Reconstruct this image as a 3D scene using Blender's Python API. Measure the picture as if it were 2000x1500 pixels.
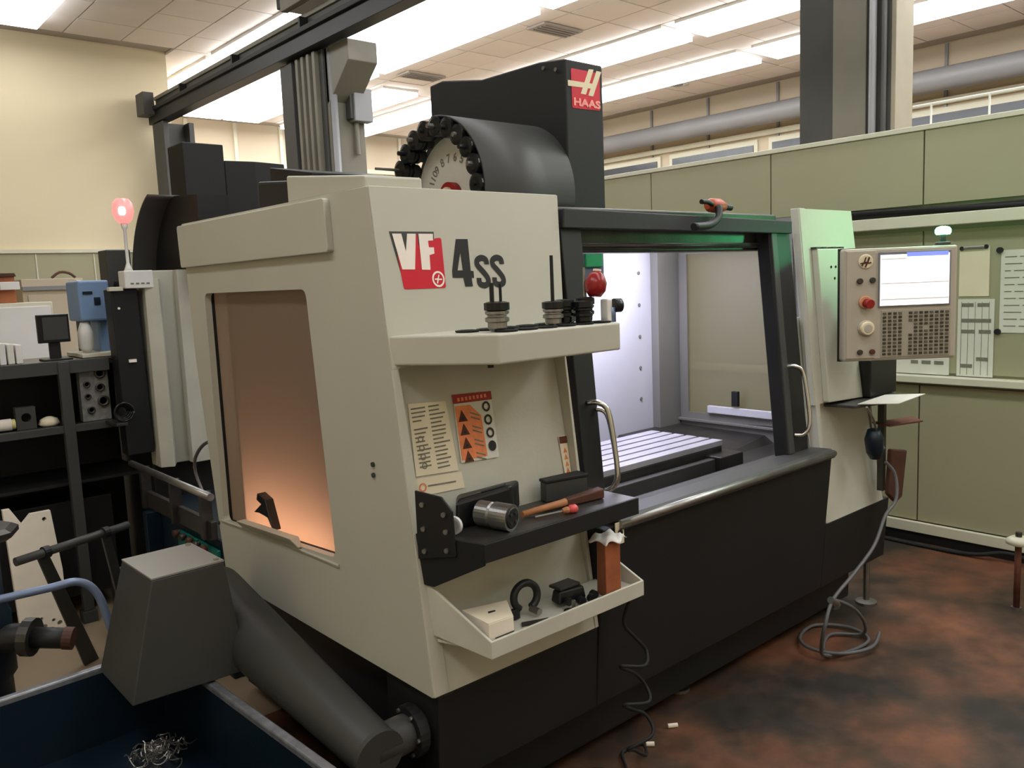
import bpy, bmesh, math, random
from mathutils import Matrix, Vector
random.seed(7)
for o in list(bpy.data.objects):
    bpy.data.objects.remove(o)
sc = bpy.context.scene
COL = sc.collection
PI = math.pi

# ------------------------------------------------------------------ camera, world, exposure
cam_d = bpy.data.cameras.new('camera')
cam = bpy.data.objects.new('camera', cam_d)
COL.objects.link(cam)
sc.camera = cam
cam_d.sensor_width = 36.0
cam_d.lens = 1635.0 / 2000.0 * 36.0
cam_d.clip_start = 0.05
cam.matrix_world = Matrix(((0.74984206, 0.1116786, -0.65212328, 0.0),
                           (-0.66037113, 0.06587583, -0.74804434, 0.0),
                           (-0.04058139, 0.9915585, 0.12314579, 1.62),
                           (0, 0, 0, 1)))
w = bpy.data.worlds.new('world')
sc.world = w
w.use_nodes = True
w.node_tree.nodes['Background'].inputs[0].default_value = (0.9, 0.95, 1.0, 1)
w.node_tree.nodes['Background'].inputs[1].default_value = 0.02
sc.view_settings.view_transform = 'Standard'
sc.view_settings.look = 'None'
sc.view_settings.gamma = 1.0
sc.view_settings.use_curve_mapping = False
sc.view_settings.exposure = 0.22
LAMP_W = 7.0            # emission of the ceiling fixtures
ENC_W = 13.0            # work lamp inside the machining centre
sc.cycles.max_bounces = 6
sc.cycles.diffuse_bounces = 4

# ------------------------------------------------------------------ materials
def lin(c):
    c = c / 255.0
    return c / 12.92 if c <= 0.04045 else ((c + 0.055) / 1.055) ** 2.4
def rgb(r, g, b):
    return (lin(r), lin(g), lin(b), 1.0)
MATS = {}
def mat(name, col, rough=0.5, metal=0.0, var=0.08, scale=4.0, bump=0.0, col2=None, emit=None, es=0.0, spec=0.4, alpha=1.0, trans=0.0, ramp=(0.4, 0.6), detail=6.0, stretch=(1, 1, 1)):
    if name in MATS:
        return MATS[name]
    m = bpy.data.materials.new(name)
    m.use_nodes = True
    nt = m.node_tree
    b = nt.nodes['Principled BSDF']
    b.inputs['Roughness'].default_value = rough
    b.inputs['Metallic'].default_value = metal
    b.inputs['Specular IOR Level'].default_value = spec
    b.inputs['Alpha'].default_value = alpha
    b.inputs['Transmission Weight'].default_value = trans
    tc = nt.nodes.new('ShaderNodeTexCoord')
    mp = nt.nodes.new('ShaderNodeMapping')
    mp.inputs['Scale'].default_value = stretch
    nt.links.new(tc.outputs['Object'], mp.inputs['Vector'])
    nz = nt.nodes.new('ShaderNodeTexNoise')
    nz.inputs['Scale'].default_value = scale
    nz.inputs['Detail'].default_value = detail
    nt.links.new(mp.outputs['Vector'], nz.inputs['Vector'])
    rp = nt.nodes.new('ShaderNodeValToRGB')
    rp.color_ramp.elements[0].position = ramp[0] if col2 else 0.25
    rp.color_ramp.elements[1].position = ramp[1] if col2 else 0.75
    c1 = col
    if col2:
        c2 = col2
        rp.color_ramp.elements[0].color = c1
        rp.color_ramp.elements[1].color = c2
    else:
        rp.color_ramp.elements[0].color = tuple(x * (1 - var) for x in c1[:3]) + (1,)
        rp.color_ramp.elements[1].color = tuple(min(1, x * (1 + var)) for x in c1[:3]) + (1,)
    nt.links.new(nz.outputs['Fac'], rp.inputs['Fac'])
    nt.links.new(rp.outputs['Color'], b.inputs['Base Color'])
    if bump > 0:
        n2 = nt.nodes.new('ShaderNodeTexNoise')
        n2.inputs['Scale'].default_value = scale * 12
        nt.links.new(tc.outputs['Object'], n2.inputs['Vector'])
        bp = nt.nodes.new('ShaderNodeBump')
        bp.inputs['Strength'].default_value = bump
        bp.inputs['Distance'].default_value = 0.005
        nt.links.new(n2.outputs['Fac'], bp.inputs['Height'])
        nt.links.new(bp.outputs['Normal'], b.inputs['Normal'])
    if emit:
        b.inputs['Emission Color'].default_value = emit
        b.inputs['Emission Strength'].default_value = es
    MATS[name] = m
    return m

beige = mat('beige_paint', rgb(186, 184, 170), 0.42, var=0.04, scale=2.0, bump=0.05)
beige2 = mat('beige_paint_worn', rgb(188, 186, 172), 0.45, var=0.08, scale=7.0, bump=0.08)
char = mat('charcoal_paint', rgb(21, 21, 22), 0.6, var=0.12, scale=3.0, bump=0.08)
char2 = mat('charcoal_grey_paint', rgb(60, 60, 58), 0.5, var=0.08, scale=3.0, bump=0.05)
black = mat('black_paint', rgb(24, 24, 25), 0.5, var=0.15, scale=5.0)
blackgl = mat('black_plastic', rgb(20, 21, 23), 0.3, var=0.2, scale=9.0)
rubber = mat('black_rubber', rgb(22, 22, 22), 0.75, var=0.2, scale=20)
steel = mat('brushed_steel', rgb(150, 148, 145), 0.35, 0.9, var=0.15, scale=14, bump=0.1)
dsteel = mat('dark_steel', rgb(74, 71, 68), 0.4, 0.7, var=0.3, scale=9, bump=0.1)
chrome = mat('chrome', rgb(205, 205, 200), 0.12, 1.0, var=0.03)
white = mat('white_paint', rgb(222, 220, 216), 0.5, var=0.04)
paper = mat('white_paper', rgb(214, 212, 200), 0.8, var=0.04, scale=9)
cream = mat('cream_paper', rgb(226, 214, 188), 0.8, var=0.04, scale=9)
ink = mat('grey_ink', rgb(120, 116, 104), 0.8, var=0.2, scale=60)
inkd = mat('black_ink', rgb(28, 26, 26), 0.6)
red = mat('red_decal', rgb(200, 16, 46), 0.35)
redd = mat('dark_red_print', rgb(150, 30, 28), 0.5)
orange = mat('orange_print', rgb(226, 132, 84), 0.6, var=0.15, scale=60)
decalw = mat('white_decal', rgb(236, 226, 216), 0.4)
decalt = mat('cream_decal', rgb(222, 208, 176), 0.4)
encw = mat('enclosure_white_sheet', rgb(196, 196, 204), 0.35, var=0.06, scale=3)
encg = mat('enclosure_grey_sheet', rgb(128, 126, 122), 0.4, 0.2, var=0.08, scale=3)
tablem = mat('machined_table', rgb(186, 184, 194), 0.45, 0.4, var=0.1, scale=6, bump=0.05)
rust = mat('rusty_steel', rgb(92, 52, 36), 0.7, 0.2, var=0.3, scale=16, bump=0.2)
navy = mat('navy_paint', rgb(7, 25, 38), 0.4, var=0.25, scale=6, bump=0.1)
navyl = mat('blue_grey_tube', rgb(110, 124, 150), 0.35, 0.3, var=0.1, scale=12)
teal = mat('teal_paint', rgb(12, 100, 88), 0.4, var=0.3, scale=6)
blue = mat('pale_blue_paint', rgb(118, 146, 184), 0.45, var=0.06, scale=6)
galv = mat('galvanised_rim', rgb(140, 142, 148), 0.4, 0.6, var=0.3, scale=26, bump=0.2)
hose = mat('grey_hose', rgb(92, 92, 92), 0.45)
wallc = mat('cream_wall', rgb(222, 208, 176), 0.8, var=0.03, scale=0.6)
wallg = mat('green_grey_panel', rgb(158, 154, 126), 0.55, var=0.05, scale=1.2)
wallt = mat('pale_trim', rgb(206, 202, 182), 0.55, var=0.05, scale=3)
wallf = mat('far_wall_panel', rgb(196, 182, 160), 0.8, var=0.05, scale=1)
ceilm = mat('ceiling_tile', rgb(226, 218, 214), 0.75, var=0.05, scale=1.3)
grid = mat('ceiling_grid', rgb(168, 160, 154), 0.7)
concr = mat('grey_column_paint', rgb(120, 116, 104), 0.6, var=0.12, scale=2.5, bump=0.1)
concd = mat('dark_column_steel', rgb(70, 69, 66), 0.6, var=0.15, scale=3)
ductm = mat('grey_duct', rgb(136, 136, 138), 0.5, 0.1, var=0.06, scale=2)
glassd = mat('dark_window_glass', rgb(70, 74, 80), 0.15, var=0.1)
card = mat('white_card', rgb(232, 222, 206), 0.7, var=0.06, scale=8)
copper = mat('red_brown_wrap', rgb(150, 84, 50), 0.6, var=0.2, scale=18, bump=0.2)
tan = mat('tan_wood', rgb(170, 112, 70), 0.6, var=0.25, scale=14)
pink = mat('red_plastic', rgb(214, 84, 84), 0.35, var=0.1)
box_or = mat('orange_carton', rgb(160, 96, 60), 0.7, var=0.25, scale=6)
leather = mat('brown_leather', rgb(74, 42, 30), 0.6, var=0.3, scale=9, bump=0.2)
yell = mat('yellowed_plastic', rgb(196, 190, 120), 0.5)
floor2m = mat('beige_floor_paint', rgb(150, 132, 110), 0.4, var=0.1, scale=3)
lampm = mat('lit_diffuser', rgb(240, 240, 240), 0.5, emit=(0.965, 0.985, 1.0, 1), es=LAMP_W)
encl = mat('work_lamp_diffuser', rgb(240, 240, 240), 0.5, emit=(0.86, 0.88, 1.0, 1), es=8.0)
scr = mat('lit_screen', rgb(250, 250, 250), 0.3, emit=(1.0, 0.99, 0.99, 1), es=0.85)
scrb = mat('lit_screen_blue', rgb(110, 130, 220), 0.3, emit=(0.16, 0.2, 0.62, 1), es=1.0)
scrg = mat('lit_screen_grey', rgb(190, 190, 190), 0.3, emit=(0.45, 0.43, 0.42, 1), es=0.6)
greenl = mat('lit_green_lens', rgb(120, 255, 200), 0.3, emit=(0.25, 1.0, 0.55, 1), es=6.0)
redl = mat('lit_red_lens', rgb(255, 100, 100), 0.3, emit=(1.0, 0.22, 0.2, 1), es=1.3)
redw = mat('lit_red_core', rgb(255, 220, 220), 0.3, emit=(1.0, 0.8, 0.8, 1), es=5)

# red-brown painted floor with dark oily stains
def floor_material():
    m = bpy.data.materials.new('red_brown_floor_paint')
    m.use_nodes = True
    nt = m.node_tree
    b = nt.nodes['Principled BSDF']
    tc = nt.nodes.new('ShaderNodeTexCoord')
    n1 = nt.nodes.new('ShaderNodeTexNoise'); n1.inputs['Scale'].default_value = 1.5; n1.inputs['Detail'].default_value = 8; n1.inputs['Roughness'].default_value = 0.62
    nt.links.new(tc.outputs['Object'], n1.inputs['Vector'])
    r1 = nt.nodes.new('ShaderNodeValToRGB')
    e = r1.color_ramp.elements
    e[0].position = 0.40; e[0].color = rgb(50, 45, 40)
    e[1].position = 0.62; e[1].color = rgb(120, 78, 57)
    x = e.new(0.5); x.color = rgb(82, 62, 49)
    nt.links.new(n1.outputs['Fac'], r1.inputs['Fac'])
    n2 = nt.nodes.new('ShaderNodeTexNoise'); n2.inputs['Scale'].default_value = 9; n2.inputs['Detail'].default_value = 6
    nt.links.new(tc.outputs['Object'], n2.inputs['Vector'])
    mx = nt.nodes.new('ShaderNodeMixRGB'); mx.blend_type = 'MULTIPLY'; mx.inputs[0].default_value = 0.45
    r2 = nt.nodes.new('ShaderNodeValToRGB')
    r2.color_ramp.elements[0].position = 0.35; r2.color_ramp.elements[0].color = (0.45, 0.45, 0.45, 1)
    r2.color_ramp.elements[1].position = 0.6; r2.color_ramp.elements[1].color = (1, 1, 1, 1)
    nt.links.new(n2.outputs['Fac'], r2.inputs['Fac'])
    nt.links.new(r1.outputs['Color'], mx.inputs[1]); nt.links.new(r2.outputs['Color'], mx.inputs[2])
    nt.links.new(mx.outputs['Color'], b.inputs['Base Color'])
    rr = nt.nodes.new('ShaderNodeMapRange'); rr.inputs[3].default_value = 0.35; rr.inputs[4].default_value = 0.75
    nt.links.new(n2.outputs['Fac'], rr.inputs[0]); nt.links.new(rr.outputs[0], b.inputs['Roughness'])
    b.inputs['Specular IOR Level'].default_value = 0.3
    return m
floorm = floor_material()

# milky amber polycarbonate of the side window
def window_material(name, tint, a, rough=0.35):
    m = bpy.data.materials.new(name)
    m.use_nodes = True
    nt = m.node_tree
    for n in list(nt.nodes):
        nt.nodes.remove(n)
    out = nt.nodes.new('ShaderNodeOutputMaterial')
    tr = nt.nodes.new('ShaderNodeBsdfTranslucent'); tr.inputs[0].default_value = tint
    df = nt.nodes.new('ShaderNodeBsdfDiffuse'); df.inputs[0].default_value = tuple(c * 0.8 for c in tint[:3]) + (1,)
    gl = nt.nodes.new('ShaderNodeBsdfGlossy'); gl.inputs['Roughness'].default_value = rough; gl.inputs[0].default_value = (0.8, 0.8, 0.8, 1)
    tp = nt.nodes.new('ShaderNodeBsdfTransparent'); tp.inputs[0].default_value = tint
    m1 = nt.nodes.new('ShaderNodeMixShader'); m1.inputs[0].default_value = 0.35
    m2 = nt.nodes.new('ShaderNodeMixShader'); m2.inputs[0].default_value = 0.1
    m3 = nt.nodes.new('ShaderNodeMixShader'); m3.inputs[0].default_value = a
    nt.links.new(tr.outputs[0], m1.inputs[1]); nt.links.new(df.outputs[0], m1.inputs[2])
    nt.links.new(m1.outputs[0], m2.inputs[1]); nt.links.new(gl.outputs[0], m2.inputs[2])
    nt.links.new(m2.outputs[0], m3.inputs[1]); nt.links.new(tp.outputs[0], m3.inputs[2])
    nt.links.new(m3.outputs[0], out.inputs[0])
    return m
amber = window_material('milky_polycarbonate', rgb(194, 174, 154), 0.10)
clearw = window_material('grey_tinted_pane', rgb(205, 200, 180), 0.55, 0.15)

# ------------------------------------------------------------------ geometry helpers
ORG = {}
class MB:
    def __init__(self):
        self.v = []; self.f = []
    def add(self, vs, fs):
        n = len(self.v)
        self.v += [tuple(p) for p in vs]
        self.f += [tuple(i + n for i in f) for f in fs]
        return self
    def box(self, x0, x1, y0, y1, z0, z1):
        return self.add([(x0, y0, z0), (x1, y0, z0), (x1, y1, z0), (x0, y1, z0), (x0, y0, z1), (x1, y0, z1), (x1, y1, z1), (x0, y1, z1)],
                        [(0, 3, 2, 1), (4, 5, 6, 7), (0, 1, 5, 4), (1, 2, 6, 5), (2, 3, 7, 6), (3, 0, 4, 7)])
    def hexa(self, b, t):                     # bottom ring and top ring of equal length
        n = len(b)
        return self.add(list(b) + list(t), [tuple(range(n - 1, -1, -1)), tuple(range(n, 2 * n))] + [(i, (i + 1) % n, n + (i + 1) % n, n + i) for i in range(n)])
    def prism(self, poly, axis, a, b):        # polygon extruded along an axis
        def P(u, v, t):
            return (t, u, v) if axis == 'x' else ((u, t, v) if axis == 'y' else (u, v, t))
        return self.hexa([P(u, v, a) for u, v in poly], [P(u, v, b) for u, v in poly])
    def cyl(self, p, q, r, r2=None, n=16, cap=True):
        p = Vector(p); q = Vector(q); d = (q - p).normalized()
        u = d.orthogonal().normalized(); w_ = d.cross(u)
        r2 = r if r2 is None else r2
        vs = []
        for c, rr in ((p, r), (q, r2)):
            for i in range(n):
                a = 2 * PI * i / n
                vs.append(c + u * (rr * math.cos(a)) + w_ * (rr * math.sin(a)))
        fs = [(i, (i + 1) % n, n + (i + 1) % n, n + i) for i in range(n)]
        if cap:
            fs += [tuple(range(n - 1, -1, -1)), tuple(range(n, 2 * n))]
        return self.add(vs, fs)
    def lathe(self, prof, c, axis, n=24):     # profile = (radius, distance along axis)
        c = Vector(c); d = Vector(axis).normalized()
        u = d.orthogonal().normalized(); w_ = d.cross(u)
        vs = []
        for r, h in prof:
            for i in range(n):
                a = 2 * PI * i / n
                vs.append(c + d * h + u * (r * math.cos(a)) + w_ * (r * math.sin(a)))
        fs = []
        for k in range(len(prof) - 1):
            for i in range(n):
                fs.append((k * n + i, k * n + (i + 1) % n, (k + 1) * n + (i + 1) % n, (k + 1) * n + i))
        fs += [tuple(range(n - 1, -1, -1)), tuple((len(prof) - 1) * n + i for i in range(n))]
        return self.add(vs, fs)
    def tube(self, pts, r, n=8, sub=6):
        P = [Vector(p) for p in pts]
        Q = []
        if sub > 1 and len(P) > 2:
            E = [P[0]] + P + [P[-1]]
            for i in range(1, len(E) - 2):
                a, b, c, d = E[i - 1], E[i], E[i + 1], E[i + 2]
                for k in range(sub):
                    t = k / sub
                    Q.append(0.5 * ((2 * b) + (c - a) * t + (2 * a - 5 * b + 4 * c - d) * t * t + (3 * b - a - 3 * c + d) * t ** 3))
            Q.append(P[-1])
        else:
            Q = P
        vs = []; up = None
        for i, p in enumerate(Q):
            d = (Q[min(i + 1, len(Q) - 1)] - Q[max(i - 1, 0)])
            d = d.normalized() if d.length > 1e-9 else Vector((0, 0, 1))
            if up is None:
                up = d.orthogonal().normalized()
            up = (up - d * up.dot(d)).normalized()
            s = d.cross(up)
            for k in range(n):
                a = 2 * PI * k / n
                vs.append(p + up * (r * math.cos(a)) + s * (r * math.sin(a)))
        fs = []
        for i in range(len(Q) - 1):
            for k in range(n):
                fs.append((i * n + k, i * n + (k + 1) % n, (i + 1) * n + (k + 1) % n, (i + 1) * n + k))
        fs += [tuple(range(n - 1, -1, -1)), tuple((len(Q) - 1) * n + k for k in range(n))]
        return self.add(vs, fs)
    def build(self, name, m, parent=None, bevel=0.0, smooth=False, seg=2):
        o0 = ORG.get(parent.name, Vector((0, 0, 0))) if parent else Vector((0, 0, 0))
        me = bpy.data.meshes.new(name)
        me.from_pydata([tuple(Vector(p) - o0) for p in self.v], [], self.f)
        bm = bmesh.new(); bm.from_mesh(me)
        bmesh.ops.recalc_face_normals(bm, faces=bm.faces)
        bm.to_mesh(me); bm.free()
        me.materials.append(m)
        o = bpy.data.objects.new(name, me)
        COL.objects.link(o)
        if parent:
            o.parent = parent
        ORG[o.name] = o0
        if smooth:
            for p in me.polygons:
                p.use_smooth = len(p.vertices) == 4
        if bevel > 0:
            md = o.modifiers.new('bevel', 'BEVEL')
            md.width = bevel; md.segments = seg; md.limit_method = 'ANGLE'; md.angle_limit = 0.6
        return o

def plate(outer, holes, fn, t, name, m, parent):
    """flat sheet with holes; fn(u, v, depth) -> world point"""
    o0 = ORG.get(parent.name, Vector((0, 0, 0))) if parent else Vector((0, 0, 0))
    bm = bmesh.new()
    edges = []
    for loop in [outer] + holes:
        vs = [bm.verts.new((u, v, 0)) for u, v in loop]
        for i in range(len(vs)):
            edges.append(bm.edges.new((vs[i], vs[(i + 1) % len(vs)])))
    bmesh.ops.triangle_fill(bm, use_beauty=True, use_dissolve=False, edges=edges)
    ext = bmesh.ops.extrude_face_region(bm, geom=list(bm.faces))
    for g in ext['geom']:
        if isinstance(g, bmesh.types.BMVert):
            g.co.z = t
    for v in bm.verts:
        v.co = Vector(fn(v.co.x, v.co.y, v.co.z)) - o0
    bmesh.ops.recalc_face_normals(bm, faces=bm.faces)
    me = bpy.data.meshes.new(name)
    bm.to_mesh(me); bm.free()
    me.materials.append(m)
    o = bpy.data.objects.new(name, me); COL.objects.link(o)
    if parent: o.parent = parent
    ORG[o.name] = o0
    return o

def rnd(poly, r, n=5):                        # round the corners of a polygon
    out = []
    N = len(poly)
    for i in range(N):
        a = Vector(poly[i - 1]); b = Vector(poly[i]); c = Vector(poly[(i + 1) % N])
        p = b + (a - b).normalized() * r; q = b + (c - b).normalized() * r
        for k in range(n + 1):
            t = k / n
            x = p * (1 - t) ** 2 + b * (2 * t * (1 - t)) + q * t * t
            out.append((x.x, x.y))
    return out

def thing(name, label, cat, loc=(0, 0, 0), group=None):
    o = bpy.data.objects.new(name, None)
    COL.objects.link(o)
    o.location = loc
    o.empty_display_size = 0.1
    ORG[o.name] = Vector(loc)
    o['label'] = label; o['category'] = cat
    if group: o['group'] = group
    return o
def tag(o, label, cat, group=None):
    o['label'] = label; o['category'] = cat
    if group: o['group'] = group
    return o
def struct(o):
    o['kind'] = 'structure'
    return o
def recentre(o):
    """put the origin of a one-mesh thing at the middle of its base"""
    me = o.data
    xs = [v.co.x for v in me.vertices]; ys = [v.co.y for v in me.vertices]; zs = [v.co.z for v in me.vertices]
    c = Vector(((min(xs) + max(xs)) / 2, (min(ys) + max(ys)) / 2, min(zs)))
    me.transform(Matrix.Translation(-c)); o.location = c
    ORG[o.name] = c
    return o
def flat_text(body, size, fn, m, name, parent, t=0.001, bold=0.0, sx=1.0):
    cu = bpy.data.curves.new(name, 'FONT')
    cu.body = body; cu.size = size; cu.offset = bold
    to = bpy.data.objects.new('tmp_text', cu)
    COL.objects.link(to)
    dg = bpy.context.evaluated_depsgraph_get()
    me = bpy.data.meshes.new_from_object(to.evaluated_get(dg))
    bpy.data.objects.remove(to)
    o0 = ORG.get(parent.name, Vector((0, 0, 0)))
    bm = bmesh.new(); bm.from_mesh(me)
    for v in bm.verts:
        v.co = Vector(fn(v.co.x * sx, v.co.y)) - o0
    bm.to_mesh(me); bm.free()
    me.materials.clear(); me.materials.append(m)
    o = bpy.data.objects.new(name, me); COL.objects.link(o); o.parent = parent
    ORG[o.name] = o0
    return o

# ------------------------------------------------------------------ room shell
def sbox(name, m, *b, parent=None, bevel=0.0):
    o = MB().box(*b).build(name, m, parent, bevel)
    if parent is None:
        struct(o)
    return o
floor = sbox('floor', floorm, -3.2, 12.3, -3.7, 2.95, -0.1, 0.0)
floor2 = sbox('floor_rear', floor2m, -3.2, 12.3, 2.95, 14.5, -0.1, 0.0)
wall_left = sbox('wall_left', wallc, -3.2, -3.0, -3.7, 10.8, 0, 4.55)
wall_front = sbox('wall_front', wallc, -3.2, 12.3, -3.7, -3.5, 0, 4.55)
wall_back = sbox('wall_back', wallc, -3.2, 3.9, 10.6, 14.5, 0, 4.55)
MB().box(-3.0, 3.92, 10.55, 10.6, 0, 2.13).build('wainscot_panel', wallg, wall_back)
MB().box(-3.0, 3.93, 10.53, 10.6, 2.13, 2.17).build('cap_rail', wallt, wall_back)
for i in range(6):
    x = 1.05 + i * 0.6
    MB().box(x, x + 0.012, 10.542, 10.552, 0.1, 2.12).build('joint_strip', wallt, wall_back)
wall_far = sbox('wall_far', wallf, 3.9, 12.3, 14.3, 14.5, 0, 4.55)
for i in range(9):
    MB().box(4.6 + i * 0.85, 4.66 + i * 0.85, 14.26, 14.3, 0, 4.5).build('wall_batten', wallt, wall_far)
MB().box(3.9, 12.1, 14.24, 14.3, 3.78, 3.86).build('ledge', wallt, wall_far)
wall_right = sbox('wall_outer_right', wallf, 12.1, 12.3, -3.7, 14.5, 0, 4.55)
for y in (4.8, 6.9, 7.3, 8.6, 9.8, 11.0):
    MB().box(12.07, 12.1, y - 0.02, y + 0.02, 0, 4.5).build('wall_batten', ductm, wall_right)
MB().box(12.02, 12.1, -3, 14.3, 3.72, 3.80).build('window_head', wallt, wall_right)
for i in range(6):
    y = 1.8 + i * 1.95
    f = MB().box(12.06, 12.1, y, y + 1.75, 2.6, 3.68).build('window_frame', wallt, wall_right)
    MB().box(12.045, 12.06, y + 0.07, y + 1.68, 2.66, 3.6).build('pane', glassd, f)
duct = MB().cyl((11.7, -3, 3.98), (11.7, 14.2, 3.98), 0.15, n=20).build('air_duct', ductm, None, smooth=True)
tag(recentre(duct), 'grey round ventilation duct running under the ceiling along the far right wall', 'duct')
ceiling = sbox('ceiling', grid, -3.2, 12.3, -3.7, 14.5, 4.52, 4.7)
# ceiling tiles
tme = bpy.data.meshes.new('tile')
s = 0.293
tv = [(-s, -s, 0), (s, -s, 0), (s, s, 0), (-s, s, 0), (-s, -s, 0.03), (s, -s, 0.03), (s, s, 0.03), (-s, s, 0.03)]
tf = [(0, 1, 2, 3), (4, 7, 6, 5), (0, 4, 5, 1), (1, 5, 6, 2), (2, 6, 7, 3), (3, 7, 4, 0)]
tme.from_pydata(tv, [], tf)
tme.materials.append(ceilm)
cells = []
for i in range(-8, 17):
    for j in range(-11, 30):
        x = 2.1 + i * 0.6 + 0.3; y = -3.2 + (j + 11) * 0.6 * 0.73 + 0.3
        y = -3.2 + (j + 11) * 0.6
        if not (-3.0 < x < 12.0 and -3.4 < y < 14.2):
            continue
        if x < 3.9 + 0.2 and y > 10.4:
            continue
        d = Vector((x, y, 2.88))
        c = cam.matrix_world.to_3x3().transposed() @ Vector((x, y, 4.5 - 1.62))
        vis = c.z < -0.5 and abs(c.x / -c.z) < 0.63 and -0.1 < c.y / -c.z < 0.50
        cells.append((0 if vis else 1, d.length, x, y))
cells.sort()
rest = MB()
nt_ = 0
for v_, d_, x, y in cells:
    if v_ == 0 and nt_ < 290:
        o = bpy.data.objects.new('ceiling_tile', tme); COL.objects.link(o)
        o.parent = ceiling; o.location = (x, y, 4.49 + random.uniform(-0.003, 0.004))
        nt_ += 1
    else:
        rest.add([(a + x, b + y, c + 4.49) for a, b, c in tv], tf)
ro = rest.build('ceiling_tile_field', ceilm, ceiling)
ro['kind'] = 'stuff'
# ceiling vents
for x0, y0, lab in ((6.85, 7.05, 'square grey vent between the two long light rows at the top'), (6.8, 9.65, 'flat grey vent in the bright ceiling left of the black machine tower')):
    v = thing('ceiling_vent', lab, 'vent', (x0 + 0.3, y0 + 0.15, 4.47))
    MB().box(x0, x0 + 0.62, y0, y0 + 0.3, 4.46, 4.485).build('frame', grid, v, 0.004)
    for k in range(4):
        MB().box(x0 + 0.04, x0 + 0.58, y0 + 0.03 + k * 0.065, y0 + 0.05 + k * 0.065, 4.45, 4.462).build('slat', ductm, v)
v = thing('ceiling_downlight', 'small round recessed ceiling fitting right of the black tower top', 'light', (10.75, 8.2, 4.48))
MB().lathe([(0.16, 0), (0.17, -0.02), (0.1, -0.02), (0.08, 0.0)], (10.75, 8.2, 4.49), (0, 0, 1)).build('ring', white, v, smooth=True)
MB().cyl((10.75, 8.2, 4.465), (10.75, 8.2, 4.475), 0.08).build('lens', ductm, v)
# fluorescent fixtures in rows along y
def fixture(x, y0, y1, wd, lab, grp=None):
    t = thing('ceiling_light', lab, 'light', (x + wd / 2, (y0 + y1) / 2, 4.46), grp)
    MB().box(x - 0.012, x + wd + 0.012, y0 - 0.012, y1 + 0.012, 4.455, 4.49).build('frame', white, t)
    MB().box(x, x + wd, y0, y1, 4.40, 4.456).build('diffuser', lampm, t)
rows = [(-1.3, [(-2.6, 0.2), (0.5, 3.4)], 'added unseen row nearest the left wall'),  # out-of-view row added to brighten the machine's left side
        (1.78, [(-2.6, 0.2), (0.5, 3.4), (3.7, 6.6), (7.1, 10.0)], 'leftmost row'),
        (4.32, [(-2.6, 0.2), (0.5, 3.4), (3.7, 6.9), (7.1, 10.2), (10.4, 13.6)], 'narrow row by the crane beam'),
        (5.2, [(-2.6, 0.2), (0.5, 3.2), (4.0, 6.5), (6.7, 9.7), (9.85, 13.6)], 'left half of the double row'),
        (5.85, [(-2.6, 0.2), (0.5, 3.2), (4.0, 6.5), (6.7, 9.7), (9.85, 13.6)], 'right half of the double row'),
        (7.0, [(10.6, 13.9)], 'added far row for the ceiling glow behind tool changer'),  # row added to stand in for the bloom on the far ceiling
        (8.12, [(-2.4, 0.4), (0.7, 3.1), (3.3, 6.2), (6.42, 9.2), (9.4, 13.9)], 'row above the black tower'),
        (9.83, [(-2.4, 0.4), (0.7, 3.1), (3.3, 6.3), (6.55, 9.6), (9.8, 13.9)], 'row nearest the duct')]
for x, segs, lab in rows:
    for k, (a, b) in enumerate(segs):
        where = ['behind the viewer', 'overhead', 'nearest in view', 'middle one', 'far end']
        wd = 0.3 if x == 4.32 else 0.6
        kk = k if len(segs) > 1 else 4
        fixture(x, a, b, wd, 'glowing ceiling panel, ' + lab + ', ' + where[kk])

# green panelled partition on the right
part = sbox('wall_right', wallg, 4.93, 5.03, -3.5, 10.55, 0, 2.36)
ys = [-3.5, -1.8, -0.85, 0.1, 1.08, 2.055, 3.012, 3.99, 4.95, 5.9, 6.85, 7.8, 8.75, 9.7, 10.55]
for a, b in zip(ys[:-1], ys[1:]):
    MB().box(4.9, 4.935, a + 0.004, b - 0.004, 1.945, 2.352).build('panel', wallg, part, 0.002)
    MB().box(4.915, 4.935, a + 0.004, b - 0.004, 1.0, 1.80).build('panel', wallg, part, 0.002)
    MB().box(4.9, 4.935, a + 0.004, b - 0.004, 0.125, 0.925).build('panel', wallg, part, 0.002)
MB().box(4.89, 5.05, -3.5, 10.55, 2.352, 2.38).build('cap_rail', wallt, part, 0.003)
MB().box(4.84, 4.935, -3.5, 10.55, 0.945, 0.985).build('ledge', wallt, part, 0.004)
MB().box(4.82, 4.935, -3.5, 10.55, 1.82, 1.885).build('cable_trunking', wallt, part, 0.004)
MB().box(4.88, 4.935, -3.5, 10.55, 1.89, 1.925).build('dark_rail', black, part, 0.003)
bb = struct(MB().box(4.87, 4.899, -3.5, 10.5, 0.06, 0.12).build('baseboard_right', wallt, None, 0.003))
bb2 = struct(MB().box(4.885, 4.899, -3.5, 10.5, 0.0, 0.058).build('trim_right', black, None))
cb = MB().tube([(4.86, -1, 1.90), (4.86, 0.8, 1.915), (4.86, 1.5, 1.90), (4.86, 2.4, 1.925), (4.86, 3.2, 1.9)], 0.012).build('power_cable', rubber, None, smooth=True)
tag(recentre(cb), 'black cable lying along the pale trunking on the green wall', 'cable')
cb = MB().tube([(4.82, 0.6, 0.012), (4.80, 1.3, 0.03), (4.84, 1.55, 0.05), (4.80, 1.8, 0.012), (4.82, 2.6, 0.012)], 0.012).build('floor_cable', rubber, None, smooth=True)
tag(recentre(cb), 'black cable on the floor along the foot of the green wall', 'cable')
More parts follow.
